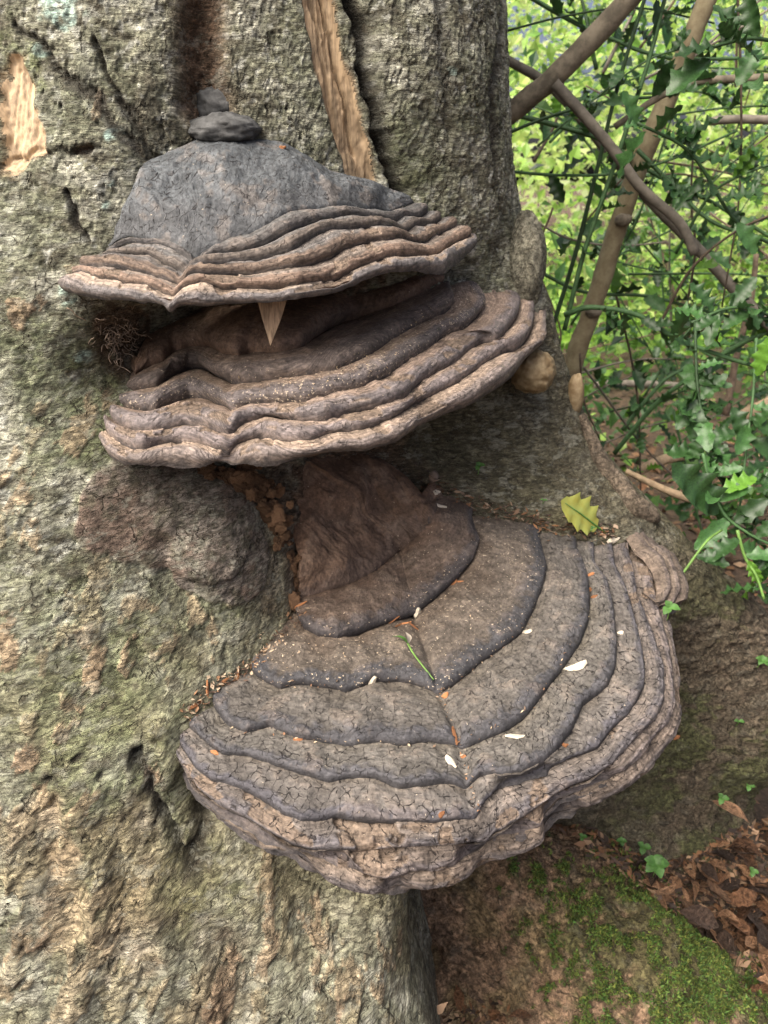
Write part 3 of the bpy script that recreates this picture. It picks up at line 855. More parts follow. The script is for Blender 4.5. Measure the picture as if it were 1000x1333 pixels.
        vl = np.concatenate((np.zeros((1, N)), np.cumsum(np.linalg.norm(np.diff(Gv, axis=0), axis=2), axis=0)))
        vv = np.repeat(np.median(vl, axis=1), N) * .35 + vl.reshape(-1) * .65
        arc = np.concatenate(([0], np.cumsum(np.linalg.norm(np.diff(B, axis=0), axis=1))))
        uv = np.stack((np.tile(arc, nr) + k * .37, vv + k * .2), 1)
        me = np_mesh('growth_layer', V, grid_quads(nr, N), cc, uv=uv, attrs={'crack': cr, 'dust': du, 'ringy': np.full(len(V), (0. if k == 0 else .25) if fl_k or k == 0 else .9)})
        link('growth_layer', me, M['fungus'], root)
        vacc = vacc + wd
    # fertile underside
    B = W[-1]
    tcen, zin, zedge = under
    rows = np.concatenate(([0, .01, .03, .06], np.linspace(.1, .92, 16)))
    C = np.array(tcen)
    V = []
    for f in rows:
        p = B + (C - B) * f
        p[:, 2] = B[:, 2] - zedge * sst(0, .03, f) + (zin - (B[:, 2] - zedge)) * f
        if f == 0: p[:, 2] += .003
        V.append(p)
    V = np.array(V).reshape(-1, 3)
    V[:, 2] += fbm(V * 40, 3, seed + 30) * .002
    cc = np.repeat(np.array(pores)[None], len(V), 0) * (1 + .3 * fbm(V * 50, 3, seed + 33))[:, None]
    me = np_mesh('pore_surface', V, grid_quads(len(rows), N)[:, ::-1], cc, uv=V[:, :2], attrs={'crack': np.zeros(len(V)), 'dust': np.zeros(len(V))})
    link('pore_surface', me, M['fungus'], root)
    return root, W

# ---- the lowest, largest bracket
def K(l, m, r, m2=None): return [(0, l), (PIN, m), (.72, m2 if m2 is not None else (m * .55 + r * .45)), (1, r)]
B3 = [
 ([(392, 735), (380, 690), (378, 645), (398, 602), (440, 583), (495, 596), (530, 620), (552, 645)], [(0, .43), (.2, .385), (.45, .33), (.7, .345), (1, .39)]),
 ([(386, 781), (408, 775), (456, 760), (488, 744), (520, 717), (552, 692), (568, 680), (566, 668)], K(.47, .462, .405, .43)),
 ([(385, 800), (396, 814), (414, 824), (440, 828), (472, 818), (504, 808), (539, 797), (562, 778), (597, 749), (616, 727), (624, 704), (616, 682), (612, 670)], K(.475, .49, .425, .465)),
 ([(323, 868), (344, 883), (365, 892), (392, 888), (416, 889), (449, 895), (470, 890), (490, 882), (520, 882), (550, 890), (571, 898), (589, 888), (626, 858), (655, 838), (678, 821), (694, 790), (706, 762), (712, 735), (705, 710), (700, 692)], K(.49, .50, .45, .485)),
 ([(272, 901), (281, 922), (299, 943), (320, 952), (350, 944), (368, 949), (389, 961), (416, 961), (440, 964), (461, 967), (490, 963), (529, 967), (559, 962), (589, 965), (602, 970), (628, 961), (652, 952), (682, 931), (700, 911), (721, 883), (740, 857), (756, 832), (766, 807), (768, 780), (766, 753), (756, 724), (747, 707)], K(.497, .507, .463, .495)),
 ([(242, 931), (248, 949), (266, 962), (278, 973), (290, 980), (320, 980), (344, 988), (368, 998), (395, 1006), (428, 1013), (455, 1008), (490, 1010), (520, 1024), (550, 1021), (580, 1015), (607, 1018), (628, 1007), (652, 1009), (682, 1003), (709, 989), (730, 968), (742, 952), (751, 935), (759, 915), (791, 891), (802, 864), (803, 834), (799, 791), (791, 756), (775, 734), (772, 718)], K(.503, .514, .468, .502)),
 ([(226, 936), (235, 970), (254, 997), (275, 1013), (302, 1021), (326, 1030), (347, 1042), (368, 1057), (392, 1067), (416, 1064), (437, 1060), (460, 1066), (490, 1069), (520, 1070), (550, 1070), (586, 1069), (619, 1061), (634, 1040), (650, 1025), (672, 1017), (694, 1010), (715, 1000), (740, 988), (762, 979), (779, 972), (795, 949), (816, 931), (829, 912), (839, 891), (840, 870), (835, 840), (826, 802), (816, 767), (805, 743), (796, 724)], K(.508, .532, .472, .512)),
 ([(219, 940), (219, 955), (227, 979), (245, 1003), (260, 1027), (287, 1048), (320, 1063), (350, 1081), (380, 1097), (410, 1102), (440, 1104), (470, 1106), (500, 1103), (526, 1101), (560, 1099), (600, 1096), (627, 1089), (655, 1077), (682, 1061), (709, 1042), (726, 1030), (745, 1021), (767, 1013), (795, 994), (827, 960), (850, 938), (862, 914), (864, 891), (862, 870), (856, 851), (840, 808), (829, 780), (824, 748), (816, 718)], K(.515, .556, .478, .525)),
 ([(222, 962), (232, 992), (252, 1024), (287, 1054), (320, 1079), (350, 1096), (380, 1104), (416, 1113), (446, 1123), (470, 1135), (497, 1142), (510, 1142), (524, 1138), (532, 1132), (562, 1132), (589, 1126), (610, 1114), (626, 1102), (644, 1091), (670, 1087), (700, 1076), (712, 1055), (726, 1042), (749, 1033), (772, 1024), (806, 1005), (827, 988), (845, 965), (866, 942), (875, 919), (876, 903), (874, 883), (870, 851), (864, 824), (856, 797), (848, 756), (838, 726)], K(.53, .582, .485, .54)),
 ([(234, 1000), (256, 1034), (290, 1060), (320, 1087), (350, 1101), (377, 1107), (392, 1120), (416, 1135), (440, 1150), (461, 1159), (488, 1163), (505, 1160), (520, 1156), (550, 1156), (586, 1150), (610, 1136), (625, 1120), (652, 1117), (682, 1108), (700, 1096), (710, 1074), (720, 1062), (737, 1056), (760, 1050), (795, 1034), (818, 1022), (841, 1002), (859, 979), (875, 956), (883, 930), (882, 908), (880, 880), (876, 847), (871, 818), (862, 791), (858, 765), (850, 738)], K(.545, .603, .495, .56)),
]
pins3 = [None, (504, 728), (539, 797), (571, 898), (602, 970), (607, 1018), (619, 1061), (627, 1089), (626, 1102), (625, 1120)]
pal3 = [((.120, .074, .048), (.115, .078, .056), (.085, .062, .050)),
        ((.105, .074, .056), (.090, .070, .057), (.050, .046, .048)),
        ((.098, .079, .062), (.090, .080, .069), (.040, .042, .048)),
        ((.092, .085, .073), (.086, .083, .078), (.048, .050, .057)),
        ((.105, .098, .082), (.092, .090, .085), (.054, .056, .064)),
        ((.108, .098, .084), (.096, .092, .088), (.060, .061, .072)),
        ((.118, .104, .090), (.108, .099, .093), (.076, .074, .082)),
        ((.135, .114, .096), (.122, .106, .095), (.092, .084, .088)),
        ((.150, .124, .100), (.125, .106, .092), (.072, .066, .068)),
        ((.130, .113, .095), (.105, .097, .090), (.052, .051, .057))]
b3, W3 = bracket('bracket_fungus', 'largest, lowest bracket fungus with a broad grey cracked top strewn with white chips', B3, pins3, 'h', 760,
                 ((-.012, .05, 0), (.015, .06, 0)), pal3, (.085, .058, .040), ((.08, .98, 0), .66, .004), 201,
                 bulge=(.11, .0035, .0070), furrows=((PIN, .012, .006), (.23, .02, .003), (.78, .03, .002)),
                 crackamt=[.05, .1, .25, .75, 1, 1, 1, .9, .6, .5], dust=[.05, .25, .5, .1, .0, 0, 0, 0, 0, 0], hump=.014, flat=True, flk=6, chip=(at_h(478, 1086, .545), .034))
lobe = [([(826, 719), (838, 728), (850, 745), (855, 764), (854, 785)], [(0, .47), (1, .487)]),
        ([(845, 714), (862, 728), (871, 751), (873, 767), (866, 781), (856, 788)], [(0, .468), (1, .492)]),
        ([(852, 712), (870, 722), (881, 750), (885, 770), (876, 786), (860, 792)], [(0, .472), (1, .50)]),
        ([(856, 713), (876, 726), (887, 748), (893, 767), (891, 781), (880, 791), (866, 796)], [(0, .485), (1, .512)])]
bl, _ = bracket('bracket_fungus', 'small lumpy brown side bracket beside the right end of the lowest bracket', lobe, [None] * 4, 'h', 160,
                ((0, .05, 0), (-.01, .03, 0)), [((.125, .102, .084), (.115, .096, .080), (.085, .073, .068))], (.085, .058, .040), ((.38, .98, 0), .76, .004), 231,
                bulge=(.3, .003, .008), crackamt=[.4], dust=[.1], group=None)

# ---- the middle bracket
B2 = [
 ([(176, 470), (186, 445), (200, 420), (240, 400), (330, 392), (430, 380), (520, 352), (575, 356)], [(0, .19), (.15, .165), (.42, .135), (.72, .13), (.9, .115), (1, .118)]),
 ([(172, 488), (190, 476), (213, 465), (226, 452), (248, 447), (267, 446), (286, 455), (309, 460), (325, 453), (363, 454), (392, 446), (418, 428), (452, 410), (494, 398), (516, 391), (548, 378), (584, 362)], [(0, .205), (.2, .185), (PIN, .178), (.75, .155), (1, .123)]),
 ([(160, 506), (168, 508), (206, 501), (226, 484), (245, 476), (261, 474), (277, 484), (302, 494), (325, 495), (350, 492), (392, 486), (437, 478), (471, 463), (510, 439), (548, 418), (580, 404), (591, 391), (586, 375), (583, 362)], [(0, .222), (.2, .207), (PIN, .20), (.8, .172), (.93, .152), (1, .124)]),
 ([(139, 522), (168, 529), (203, 530), (222, 521), (248, 511), (267, 513), (286, 521), (302, 530), (325, 524), (363, 521), (398, 519), (437, 508), (471, 500), (506, 484), (532, 465), (558, 449), (577, 434), (602, 425), (618, 412), (630, 399), (625, 385), (612, 370)], [(0, .232), (PIN, .216), (.8, .185), (.93, .165), (1, .138)]),
 ([(133, 532), (152, 550), (178, 559), (197, 558), (216, 554), (242, 548), (264, 551), (286, 559), (299, 559), (318, 548), (350, 538), (392, 546), (421, 546), (446, 535), (494, 526), (529, 514), (538, 500), (558, 489), (590, 471), (609, 455), (628, 442), (644, 444), (657, 430), (673, 410), (676, 391), (668, 380), (644, 372)], [(0, .238), (PIN, .227), (.75, .205), (.92, .178), (1, .145)]),
 ([(132, 545), (140, 562), (155, 573), (174, 581), (187, 583), (210, 575), (232, 572), (261, 575), (280, 582), (299, 582), (312, 572), (344, 565), (366, 572), (395, 572), (414, 569), (421, 563), (439, 561), (478, 554), (513, 542), (542, 522), (580, 503), (599, 494), (625, 474), (648, 461), (658, 453), (672, 452), (686, 439), (692, 426), (694, 401), (686, 386), (672, 372), (655, 362)], [(0, .243), (PIN, .239), (.72, .218), (.92, .188), (1, .133)]),
 ([(131, 560), (132, 575), (140, 588), (158, 598), (184, 601), (216, 599), (258, 601), (286, 599), (302, 596), (344, 598), (392, 593), (437, 585), (468, 582), (516, 572), (545, 551), (580, 534), (612, 522), (644, 500), (664, 487), (678, 471), (688, 460), (701, 452), (710, 442), (706, 428), (710, 410), (700, 398), (695, 385), (680, 368), (660, 354)], [(0, .252), (PIN, .252), (.72, .235), (.9, .202), (.96, .17), (1, .128)]),
]
pins2 = [None, (309, 460), (302, 494), (302, 530), (299, 559), (299, 582), (302, 596)]
pal2 = [((.120, .078, .052), (.135, .090, .062), (.115, .080, .060)),
        ((.125, .094, .073), (.130, .100, .080), (.085, .072, .067)),
        ((.175, .135, .105), (.170, .134, .108), (.088, .080, .082)),
        ((.205, .160, .126), (.188, .150, .126), (.118, .108, .112)),
        ((.235, .190, .150), (.212, .172, .144), (.132, .118, .120)),
        ((.250, .203, .158), (.222, .182, .150), (.140, .124, .120)),
        ((.215, .174, .146), (.195, .162, .146), (.160, .138, .134))]
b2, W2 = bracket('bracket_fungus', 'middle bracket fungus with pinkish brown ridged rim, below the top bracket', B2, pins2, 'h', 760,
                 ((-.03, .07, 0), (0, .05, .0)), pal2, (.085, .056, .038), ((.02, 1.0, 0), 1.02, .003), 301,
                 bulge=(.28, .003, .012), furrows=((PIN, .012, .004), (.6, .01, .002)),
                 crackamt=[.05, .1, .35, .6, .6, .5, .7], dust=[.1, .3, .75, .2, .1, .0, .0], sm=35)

# ---- the top bracket
B1 = [
 ([(150, 312), (165, 289), (183, 232), (186, 211), (216, 199), (240, 190), (270, 175), (300, 177), (330, 180), (370, 184), (400, 202), (430, 223), (475, 232), (508, 247), (530, 252)], [(0, .835), (.14, .865), (.32, .905), (PIN, .95), (.65, .975), (.8, .99), (1, 1.03)]),
 ([(138, 322), (150, 311), (168, 304), (201, 307), (228, 310), (246, 322), (255, 328), (270, 320), (288, 314), (300, 305), (321, 301), (339, 292), (358, 280), (379, 272), (394, 271), (424, 268), (454, 265), (469, 271), (490, 269), (508, 275), (520, 269), (538, 263), (543, 259)], [(0, .83), (.2, .805), (PIN, .785), (.65, .84), (.85, .93), (1, 1.035)]),
 ([(136, 326), (147, 320), (171, 312), (201, 314), (228, 322), (246, 335), (252, 338), (262, 337), (282, 328), (315, 328), (330, 322), (342, 318), (364, 307), (385, 296), (415, 287), (442, 280), (463, 278), (484, 283), (511, 289), (526, 280), (544, 284), (556, 275), (554, 267)], [(0, .83), (.2, .80), (PIN, .775), (.65, .82), (.85, .925), (1, 1.045)]),
 ([(130, 332), (141, 328), (165, 328), (192, 329), (210, 338), (231, 349), (240, 347), (258, 340), (285, 340), (315, 337), (336, 337), (364, 328), (379, 324), (406, 307), (430, 295), (460, 296), (490, 292), (508, 293), (526, 301), (544, 289), (562, 292), (574, 284), (570, 275)], [(0, .825), (.2, .795), (PIN, .765), (.65, .80), (.85, .91), (1, 1.055)]),
 ([(102, 338), (108, 346), (132, 344), (156, 346), (186, 352), (210, 358), (228, 365), (234, 362), (252, 353), (276, 352), (300, 353), (330, 355), (357, 349), (370, 347), (403, 343), (430, 334), (448, 322), (481, 313), (508, 310), (520, 307), (532, 311), (550, 316), (568, 304), (595, 293), (592, 284)], [(0, .815), (.2, .78), (PIN, .752), (.65, .782), (.85, .895), (1, 1.065)]),
 ([(90, 354), (105, 350), (129, 361), (147, 362), (165, 367), (192, 368), (216, 379), (225, 377), (240, 370), (264, 364), (288, 373), (321, 373), (358, 373), (391, 367), (436, 361), (454, 352), (481, 340), (508, 331), (538, 331), (568, 332), (589, 316), (613, 307), (608, 296)], [(0, .805), (.2, .77), (PIN, .742), (.65, .768), (.85, .875), (1, 1.075)]),
 ([(74, 367), (84, 375), (99, 380), (129, 385), (159, 387), (189, 389), (219, 394), (240, 394), (270, 395), (300, 392), (340, 390), (385, 385), (436, 377), (460, 367), (490, 355), (514, 348), (544, 346), (577, 348), (584, 340), (601, 331), (622, 314), (618, 303)], [(0, .80), (.2, .765), (PIN, .737), (.65, .758), (.85, .865), (.92, .92), (1, 1.08)]),
]
pins1 = [(270, 175), (255, 328), (252, 338), (240, 347), (234, 362), (225, 377), (219, 394)]
pal1 = [((.066, .074, .078), (.075, .083, .087), (.064, .068, .070)),
        ((.098, .098, .096), (.092, .096, .098), (.078, .076, .076)),
        ((.125, .114, .102), (.102, .104, .106), (.092, .082, .074)),
        ((.150, .130, .110), (.112, .110, .110), (.110, .086, .070)),
        ((.200, .164, .132), (.160, .140, .124), (.145, .108, .086)),
        ((.260, .214, .168), (.215, .184, .156), (.110, .106, .110)),
        ((.260, .212, .168), (.205, .176, .156), (.160, .128, .110))]
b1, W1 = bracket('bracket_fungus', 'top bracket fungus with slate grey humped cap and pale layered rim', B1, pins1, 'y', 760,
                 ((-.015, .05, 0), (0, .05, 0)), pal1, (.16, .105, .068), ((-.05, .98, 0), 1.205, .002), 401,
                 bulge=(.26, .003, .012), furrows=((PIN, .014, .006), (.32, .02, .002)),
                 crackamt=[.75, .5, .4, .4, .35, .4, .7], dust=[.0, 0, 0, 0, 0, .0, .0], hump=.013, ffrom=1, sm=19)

# ---- lumps
def lump(name, c, radii, mat, parent, seed, amp=.12, nu=64, nv=40, freq=1.2, rot=0.0, lcol=(.16, .135, .095)):
    u = np.linspace(0, 2 * np.pi, nu, endpoint=False); v = np.linspace(.02, np.pi - .02, nv)
    Vv, Uu = np.meshgrid(v, u, indexing='ij')
    D = np.stack((np.sin(Vv) * np.cos(Uu), np.sin(Vv) * np.sin(Uu), np.cos(Vv)), -1).reshape(-1, 3)
    n = fbm(D * freq, 3, seed) + .35 * fbm(D * freq * 5, 3, seed + 3)
    V = D * (1 + amp * n)[:, None] * np.array(radii)
    V = V @ np.array(Matrix.Rotation(rot, 3, 'Y')).T + np.array(c)
    F = grid_quads(nv, nu, True)
    lc = np.repeat(np.array(lcol)[None], len(V), 0) * (1 + .35 * fbm(V * 70, 3, seed + 7))[:, None]
    return link(name, np_mesh(name, V, F, lc), mat, parent)
p, n = trunk_point(225, 665)
lump('burl', at_y(682, 345, 1.175), (.030, .05, .074), M['root'], tree, 521, .10, 80, 64, 1.2, 0.0, (.185, .178, .132))['label'] = 'smooth grey callus on the trunk edge'
k1 = lump('young_bracket_fungus', at_y(695, 484, 1.04), (.030, .032, .029), M['ochre'], None, 531, .13, 64, 48, 1.8)
tag(k1, 'round ochre young fungus tucked under the right end of the middle bracket', 'bracket fungus')
lump('burl', at_y(749, 515, 1.13), (.013, .016, .034), M['ochre'], tree, 541, .10, 40, 30)['label'] = 'tan knob on the buttress edge'
k2 = lump('young_bracket_fungus', at_y(291, 170, .955), (.041, .034, .017), M['slate'], None, 551, .16, 60, 40, 1.5)
tag(k2, 'small black bracket sitting on top of the slate grey cap', 'bracket fungus')
k3 = lump('young_bracket_fungus', at_y(283, 140, .978), (.024, .016, .020), M['slate'], None, 556, .22, 50, 40, 1.8)
tag(k3, 'shrivelled black fungus in the bark groove above the small black bracket', 'bracket fungus')
k4 = lump('young_bracket_fungus', at_y(565, 620, .955), (.0065, .0065, .008), M['burl'], None, 560, .08, 24, 18)
tag(k4, 'tiny brown button fungus in the crevice behind the lowest bracket', 'bracket fungus')
def tube_col(name, P, R, mat, parent, sides, wob, seed):
    V, F = tube_geo(P, R, sides, wob, seed)
    me = py_mesh(name, V, F)
    a = me.color_attributes.new('Col', 'FLOAT_COLOR', 'POINT')
    c = np.ones((len(V), 4), dtype=np.float32); c[:, :3] = np.array((.14, .112, .08)) * (1 + .35 * fbm(np.array(V) * 60, 3, seed))[:, None]
    a.data.foreach_set('color', c.ravel())
    return link(name, me, mat, parent)
# exposed root vein running down the buttress
vp = [trunk_point(*q)[0] + trunk_point(*q)[1] * .004 for q in ((752, 540), (765, 575), (780, 605), (805, 635), (822, 660), (848, 676))]
VC = (.15, .105, .07)
tube_col('root_vein', smooth_path(vp, 40), np.interp(np.linspace(0, 1, 40), [0, .2, .5, .8, .93, 1], [.006, .010, .013, .016, .015, .006]), M['root'], tree, 12, .25, 5)


# the broken bark edge by the hollow: stacked chunks of rusty bark
edge = smooth_path([at_y(262, 612, .815), at_y(300, 622, .822), at_y(330, 640, .826), at_y(350, 670, .826), at_y(362, 705, .822)], 22)
edge2 = smooth_path([at_y(318, 600, .835), at_y(345, 640, .84), at_y(368, 690, .835), at_y(378, 740, .825), at_y(382, 785, .81)], 22)
chunk_me = []
for i in range(9):
    u_ = np.linspace(0, 2 * np.pi, 14, endpoint=False); v_ = np.linspace(.05, np.pi - .05, 10)
    Vv, Uu = np.meshgrid(v_, u_, indexing='ij')
    D = np.stack((np.sin(Vv) * np.cos(Uu), np.sin(Vv) * np.sin(Uu), np.cos(Vv)), -1).reshape(-1, 3)
    D = np.sign(D) * np.abs(D) ** .7
    Vc = D * (1 + .45 * fbm(D * 1.6 + i * 9, 3, 900 + i, .65))[:, None]
    me = np_mesh('bark_chunk', Vc, grid_quads(10, 14, True), smooth=False)
    me.materials.append(M['chunk'])
    chunk_me.append(me)
for E, ks in ((edge, .0085), (edge2, .0075)):
    for i, p in enumerate(E):
        for j in range(3):
            o = bpy.data.objects.new('bark_chunk', random.choice(chunk_me)); COL.objects.link(o)
            o.parent = tree; o.matrix_parent_inverse = parent_world(tree).inverted()
            o.location = p + rng.normal(size=3) * .006
            o.rotation_euler = (random.uniform(-.4, .4), random.uniform(-.9, .3), random.uniform(-.6, .6))
            s = ks * random.uniform(.35, 1.0)
            o.scale = (s * random.uniform(.8, 1.3), s * .8, s * random.uniform(.7, 1.5))

# ---- pointed splinter hanging like a tooth under the top bracket
V = []
A_, B_, C_ = at_y(334, 398, .80), at_y(379, 388, .80), at_y(352, 450, .79)
A_[2] += .012; B_[2] += .012
for off in (0, .007):
    for q in (A_, B_, (B_ * .45 + C_ * .55) + np.array((.0015, 0, 0)), C_, (A_ * .5 + C_ * .5) + np.array((-.0006, 0, 0))):
        V.append(q + np.array((0, off, 0)))
mid = (A_ + B_ + C_) / 3 + np.array((0, -.003, 0)); V.append(mid)
F = [(0, 1, 10), (1, 2, 10), (2, 3, 10), (3, 4, 10), (4, 0, 10), (5, 9, 8, 7, 6)] + [(i, i + 5, (i + 1) % 5 + 5, (i + 1) % 5) for i in range(5)]
o = link('wood_splinter', py_mesh('wood_splinter', V, F, False), M['tooth'])
tag(o, 'pale triangular splinter hanging like a tooth under the top bracket', 'splinter')

# ------------------------------------------------------------------ ground
gx = np.concatenate((np.linspace(-60, -2, 18)[:-1], np.linspace(-2, 3.5, 140), np.linspace(3.5, 60, 18)[1:]))
gy = np.concatenate((np.linspace(-30, -1, 10)[:-1], np.linspace(-1, 6, 170), np.linspace(6, 90, 18)[1:]))
X, Y = np.meshgrid(gx, gy)
def ground_z(x, y):
    x = np.asarray(x, float); y = np.asarray(y, float)
    q = np.stack((x * 1.3, y * 1.3, 0 * x), -1).reshape(-1, 3)
    n = fbm(q, 3, 701).reshape(x.shape) * .05 + fbm(q * 9, 2, 705).reshape(x.shape) * .012
    d = np.hypot(x + .3, y - 1.45)
    dg = np.hypot((x - .42) / .55, (y - .92) / .35)
    return .05 + n + .10 * np.exp(-(d / 1.0) ** 2) + .12 * np.exp(-dg ** 2) + .02 * np.clip(y - 2, 0, 20)
Zg = ground_z(X, Y)
g = link('ground', np_mesh('ground', np.stack((X, Y, Zg), -1).reshape(-1, 3), grid_quads(len(gy), len(gx))), M['soil'])
tag(g, kind='structure')

def leaf_geo(L_, W_, curl, fold, nseg=9):
    """ovate leaf with fold and curl; along +Y"""
    V, F = [], []
    for i in range(nseg + 1):
        t = i / nseg
        wdt = W_ * (math.sin(math.pi * min(1, t * .98 + .01) ** .85)) * .5
        y = t * L_; z = -curl * L_ * (t - .4) ** 2 + random.uniform(-.02, .02)
        wdt *= random.uniform(.85, 1.1)
        V += [(-wdt, y, z + wdt * fold), (0, y, z), (wdt, y, z + wdt * fold * random.uniform(.5, 1.2))]
    for i in range(nseg):
        a = i * 3
        F += [(a, a + 1, a + 4, a + 3), (a + 1, a + 2, a + 5, a + 4)]
    return V, F
beech_leaves = {}
for mt in ('dead_leaf', 'dead_leaf_pale', 'dead_leaf_dark'):
    for i in range(4):
        me = py_mesh('dead_leaf', *leaf_geo(1, random.uniform(.4, .6), random.uniform(-1.3, 1.5), random.uniform(.2, 1.2)))
        me.materials.append(M[mt]); beech_leaves[(mt, i)] = me
dl_n = 0
def dead_leaf(x, y, z, size, mt=None, label=None, rot=None, group='dead leaves in the gully beside the mossy root'):
    mt = mt or random.choice(('dead_leaf', 'dead_leaf_pale', 'dead_leaf_pale', 'dead_leaf_dark'))
    o = bpy.data.objects.new('dead_leaf', beech_leaves[(mt, random.randrange(4))]); COL.objects.link(o)
    o.location = (x, y, z); o.scale = (size,) * 3
    o.rotation_euler = rot or (random.uniform(-.5, .6), random.uniform(-.6, .6), random.uniform(0, 6.28))
    tag(o, label or 'curled brown dead leaf lying among others on the forest floor', 'leaf', group)
    return o
# floor height under a point including the trunk flare / root is found by dropping onto the ground only
def drop(px, py, lift=.004):
    a, b, c = ray(px, py)
    ys = np.linspace(.4, 9, 1200)
    x = a / b * ys; z = CAM_Z + c / b * ys
    k = int(np.argmax(z < ground_z(x, ys)))
    return np.array((x[k], ys[k], ground_z(x[k:k + 1], ys[k:k + 1])[0] + lift))
lead = [((905, 1150), 'dead_leaf_pale', 'broad coppery dead leaf on the litter beside the mossy root'),
        ((940, 1160), 'dead_leaf', 'brown dead leaf half over the coppery one beside the mossy root'),
        ((935, 1195), 'dead_leaf_dark', 'narrow grey curled dead leaf beside the mossy root'),
        ((968, 1215), 'dead_leaf', 'upright rusty dead leaf at the edge of the mossy root'),
        ((865, 1150), 'dead_leaf', 'folded brown dead leaf nearest the tip of the green fern seedling'),
        ((990, 1115), 'dead_leaf_pale', 'pale brown dead leaf at the right edge of the litter'),
        ((905, 1035), 'dead_leaf_pale', 'small rusty dead leaf beside a green seedling on the bank')]
for _ in range(90):
    q = (random.uniform(760, 1020), random.uniform(560, 760))
    p = drop(*q, .01); dead_leaf(p[0], p[1], p[2], random.uniform(.05, .08), group='dead leaves under the holly thicket', label='brown dead leaf on the floor under the holly thicket')
# small litter bits
def bits(n, centre, spread, size, cols, seed, flat=.5):
    q = rng.normal(size=(n, 2)) * np.array(spread) + np.array(centre)
    P = np.stack((q[:, 0], q[:, 1], ground_z(q[:, 0], q[:, 1]) + rng.uniform(.001, .015, n)), 1)
    N = np.repeat(np.array((0, 0, 1.0))[None], n, 0)
    c = np.array(cols)[rng.integers(0, len(cols), n)] * rng.uniform(.6, 1.3, (n, 1))
    return P, N, c
bc = [(.16, .09, .05), (.08, .05, .035), (.26, .17, .10), (.05, .035, .025), (.20, .10, .045)]
def bit_mesh(P, N, c, size):
    n = len(P)
    d = rng.normal(size=(n, 3)) * np.array((1, 1, .35)); d /= np.linalg.norm(d, axis=1)[:, None]
    s = np.cross(d, np.array((0, 0, 1)) + rng.normal(size=(n, 3)) * .3); s /= np.linalg.norm(s, axis=1)[:, None]
    L_ = size * rng.uniform(.4, 1.6, n)[:, None]; W_ = L_ * rng.uniform(.15, .6, (n, 1))
    V = np.stack((P - d * L_, P + s * W_, P + d * L_, P - s * W_), 1).reshape(-1, 3)
    return V, np.arange(4 * n).reshape(-1, 4), np.repeat(c, 4, 0)
Pb = bits(5000, (1.4, 2.6), (.8, 1.0), .02, bc, 2)
for Pq, sz, nm in ((Pb, .018, 'leaf_litter'),):
    V, F, c = bit_mesh(*Pq, sz)
    o = link(nm, np_mesh(nm, V, F, c, smooth=False), M['litter']); tag(o, kind='stuff')

# ------------------------------------------------------------------ things lying on the brackets
dg = bpy.context.evaluated_depsgraph_get()
SK = ('growth_layer', 'pore_surface')
def surf(px, py, lift=0.0, skip=None):
    """where the line of sight first meets what has been built"""
    bpy.context.view_layer.update()
    a, b, c = ray(px, py)
    d = Vector((a, b, c)).normalized()
    o_ = Vector((0, 0, CAM_Z))
    for _k in range(12):
        ok, loc, n, idx, ob, mx = scn.ray_cast(bpy.context.evaluated_depsgraph_get(), o_, d)
        if not (ok and skip and ob.name.split('.')[0] in skip): break
        o_ = loc + d * .002
    if not ok: return np.array(at_y(px, py, 1.0)), np.array((0, 0, 1.0))
    if n.dot(d) > 0: n = -n
    return np.array(loc) + np.array(n) * lift, np.array(n)
GUL = [(712, 1075), (760, 1070), (850, 1120), (890, 1118), (960, 1075), (1060, 1065), (1060, 1330), (985, 1270), (900, 1205), (850, 1165), (780, 1120)]
def in_poly(x, y, G):
    c = False; j = len(G) - 1
    for i in range(len(G)):
        if (G[i][1] > y) != (G[j][1] > y) and x < (G[j][0] - G[i][0]) * (y - G[i][1]) / (G[j][1] - G[i][1]) + G[i][0]: c = not c
        j = i
    return c
def gully(nn):
    out = []
    while len(out) < nn:
        x, y = random.uniform(690, 1060), random.uniform(1000, 1330)
        if in_poly(x, y, GUL): out.append((x, y))
    return out
BP = [(surf(x, y, random.uniform(.001, .006), SK)[0], None) for x, y in gully(2600) + [(random.gauss(610, 25), random.gauss(1322, 10)) for _ in range(60)]]
V, F, c = bit_mesh(np.array([p for p, _ in BP]), None, np.array(bc)[rng.integers(0, len(bc), len(BP))] * rng.uniform(.5, 1.3, (len(BP), 1)), .0075)
tag(link('leaf_litter', np_mesh('leaf_litter', V, F, c, smooth=False), M['litter']), kind='stuff')
spots = gully(330)
spots = [q for q in spots if q[0] > 800 and q[1] > 1085 and random.random() < sst(1060, 1170, q[1] + (q[0] - 900) * .25) * .6]
lp = [(surf(q[0], q[1], random.uniform(.004, .016), SK)[0], None, None) for q in spots] + [(surf(q[0], q[1], .034, SK + ('leaf_litter',))[0], mt, lb) for q, mt, lb in lead]
lp += [(surf(x_, 1322, .015)[0], mt, 'brown dead leaf tip in the cleft at the bottom edge') for x_, mt in ((602, 'dead_leaf'), (632, 'dead_leaf'), (660, 'dead_leaf_pale'), (705, 'dead_leaf'))]
for P, mt, lb in lp:
    dead_leaf(P[0], P[1], P[2], random.uniform(.025, .058) if lb is None else (random.uniform(.055, .07) if 'tip' not in lb else .035), mt, lb)
def orient(o, P, n, spin, scale):
    z = Vector(n).normalized(); t = Vector((1, 0, 0)) if abs(z.x) < .8 else Vector((0, 1, 0))
    yy = z.cross(t).normalized(); xx = yy.cross(z)
    o.matrix_basis = Matrix.Translation(Vector(P)) @ Matrix((xx, yy, z)).transposed().to_4x4() @ Matrix.Rotation(spin, 4, 'Z') @ Matrix.Diagonal((*scale, 1))
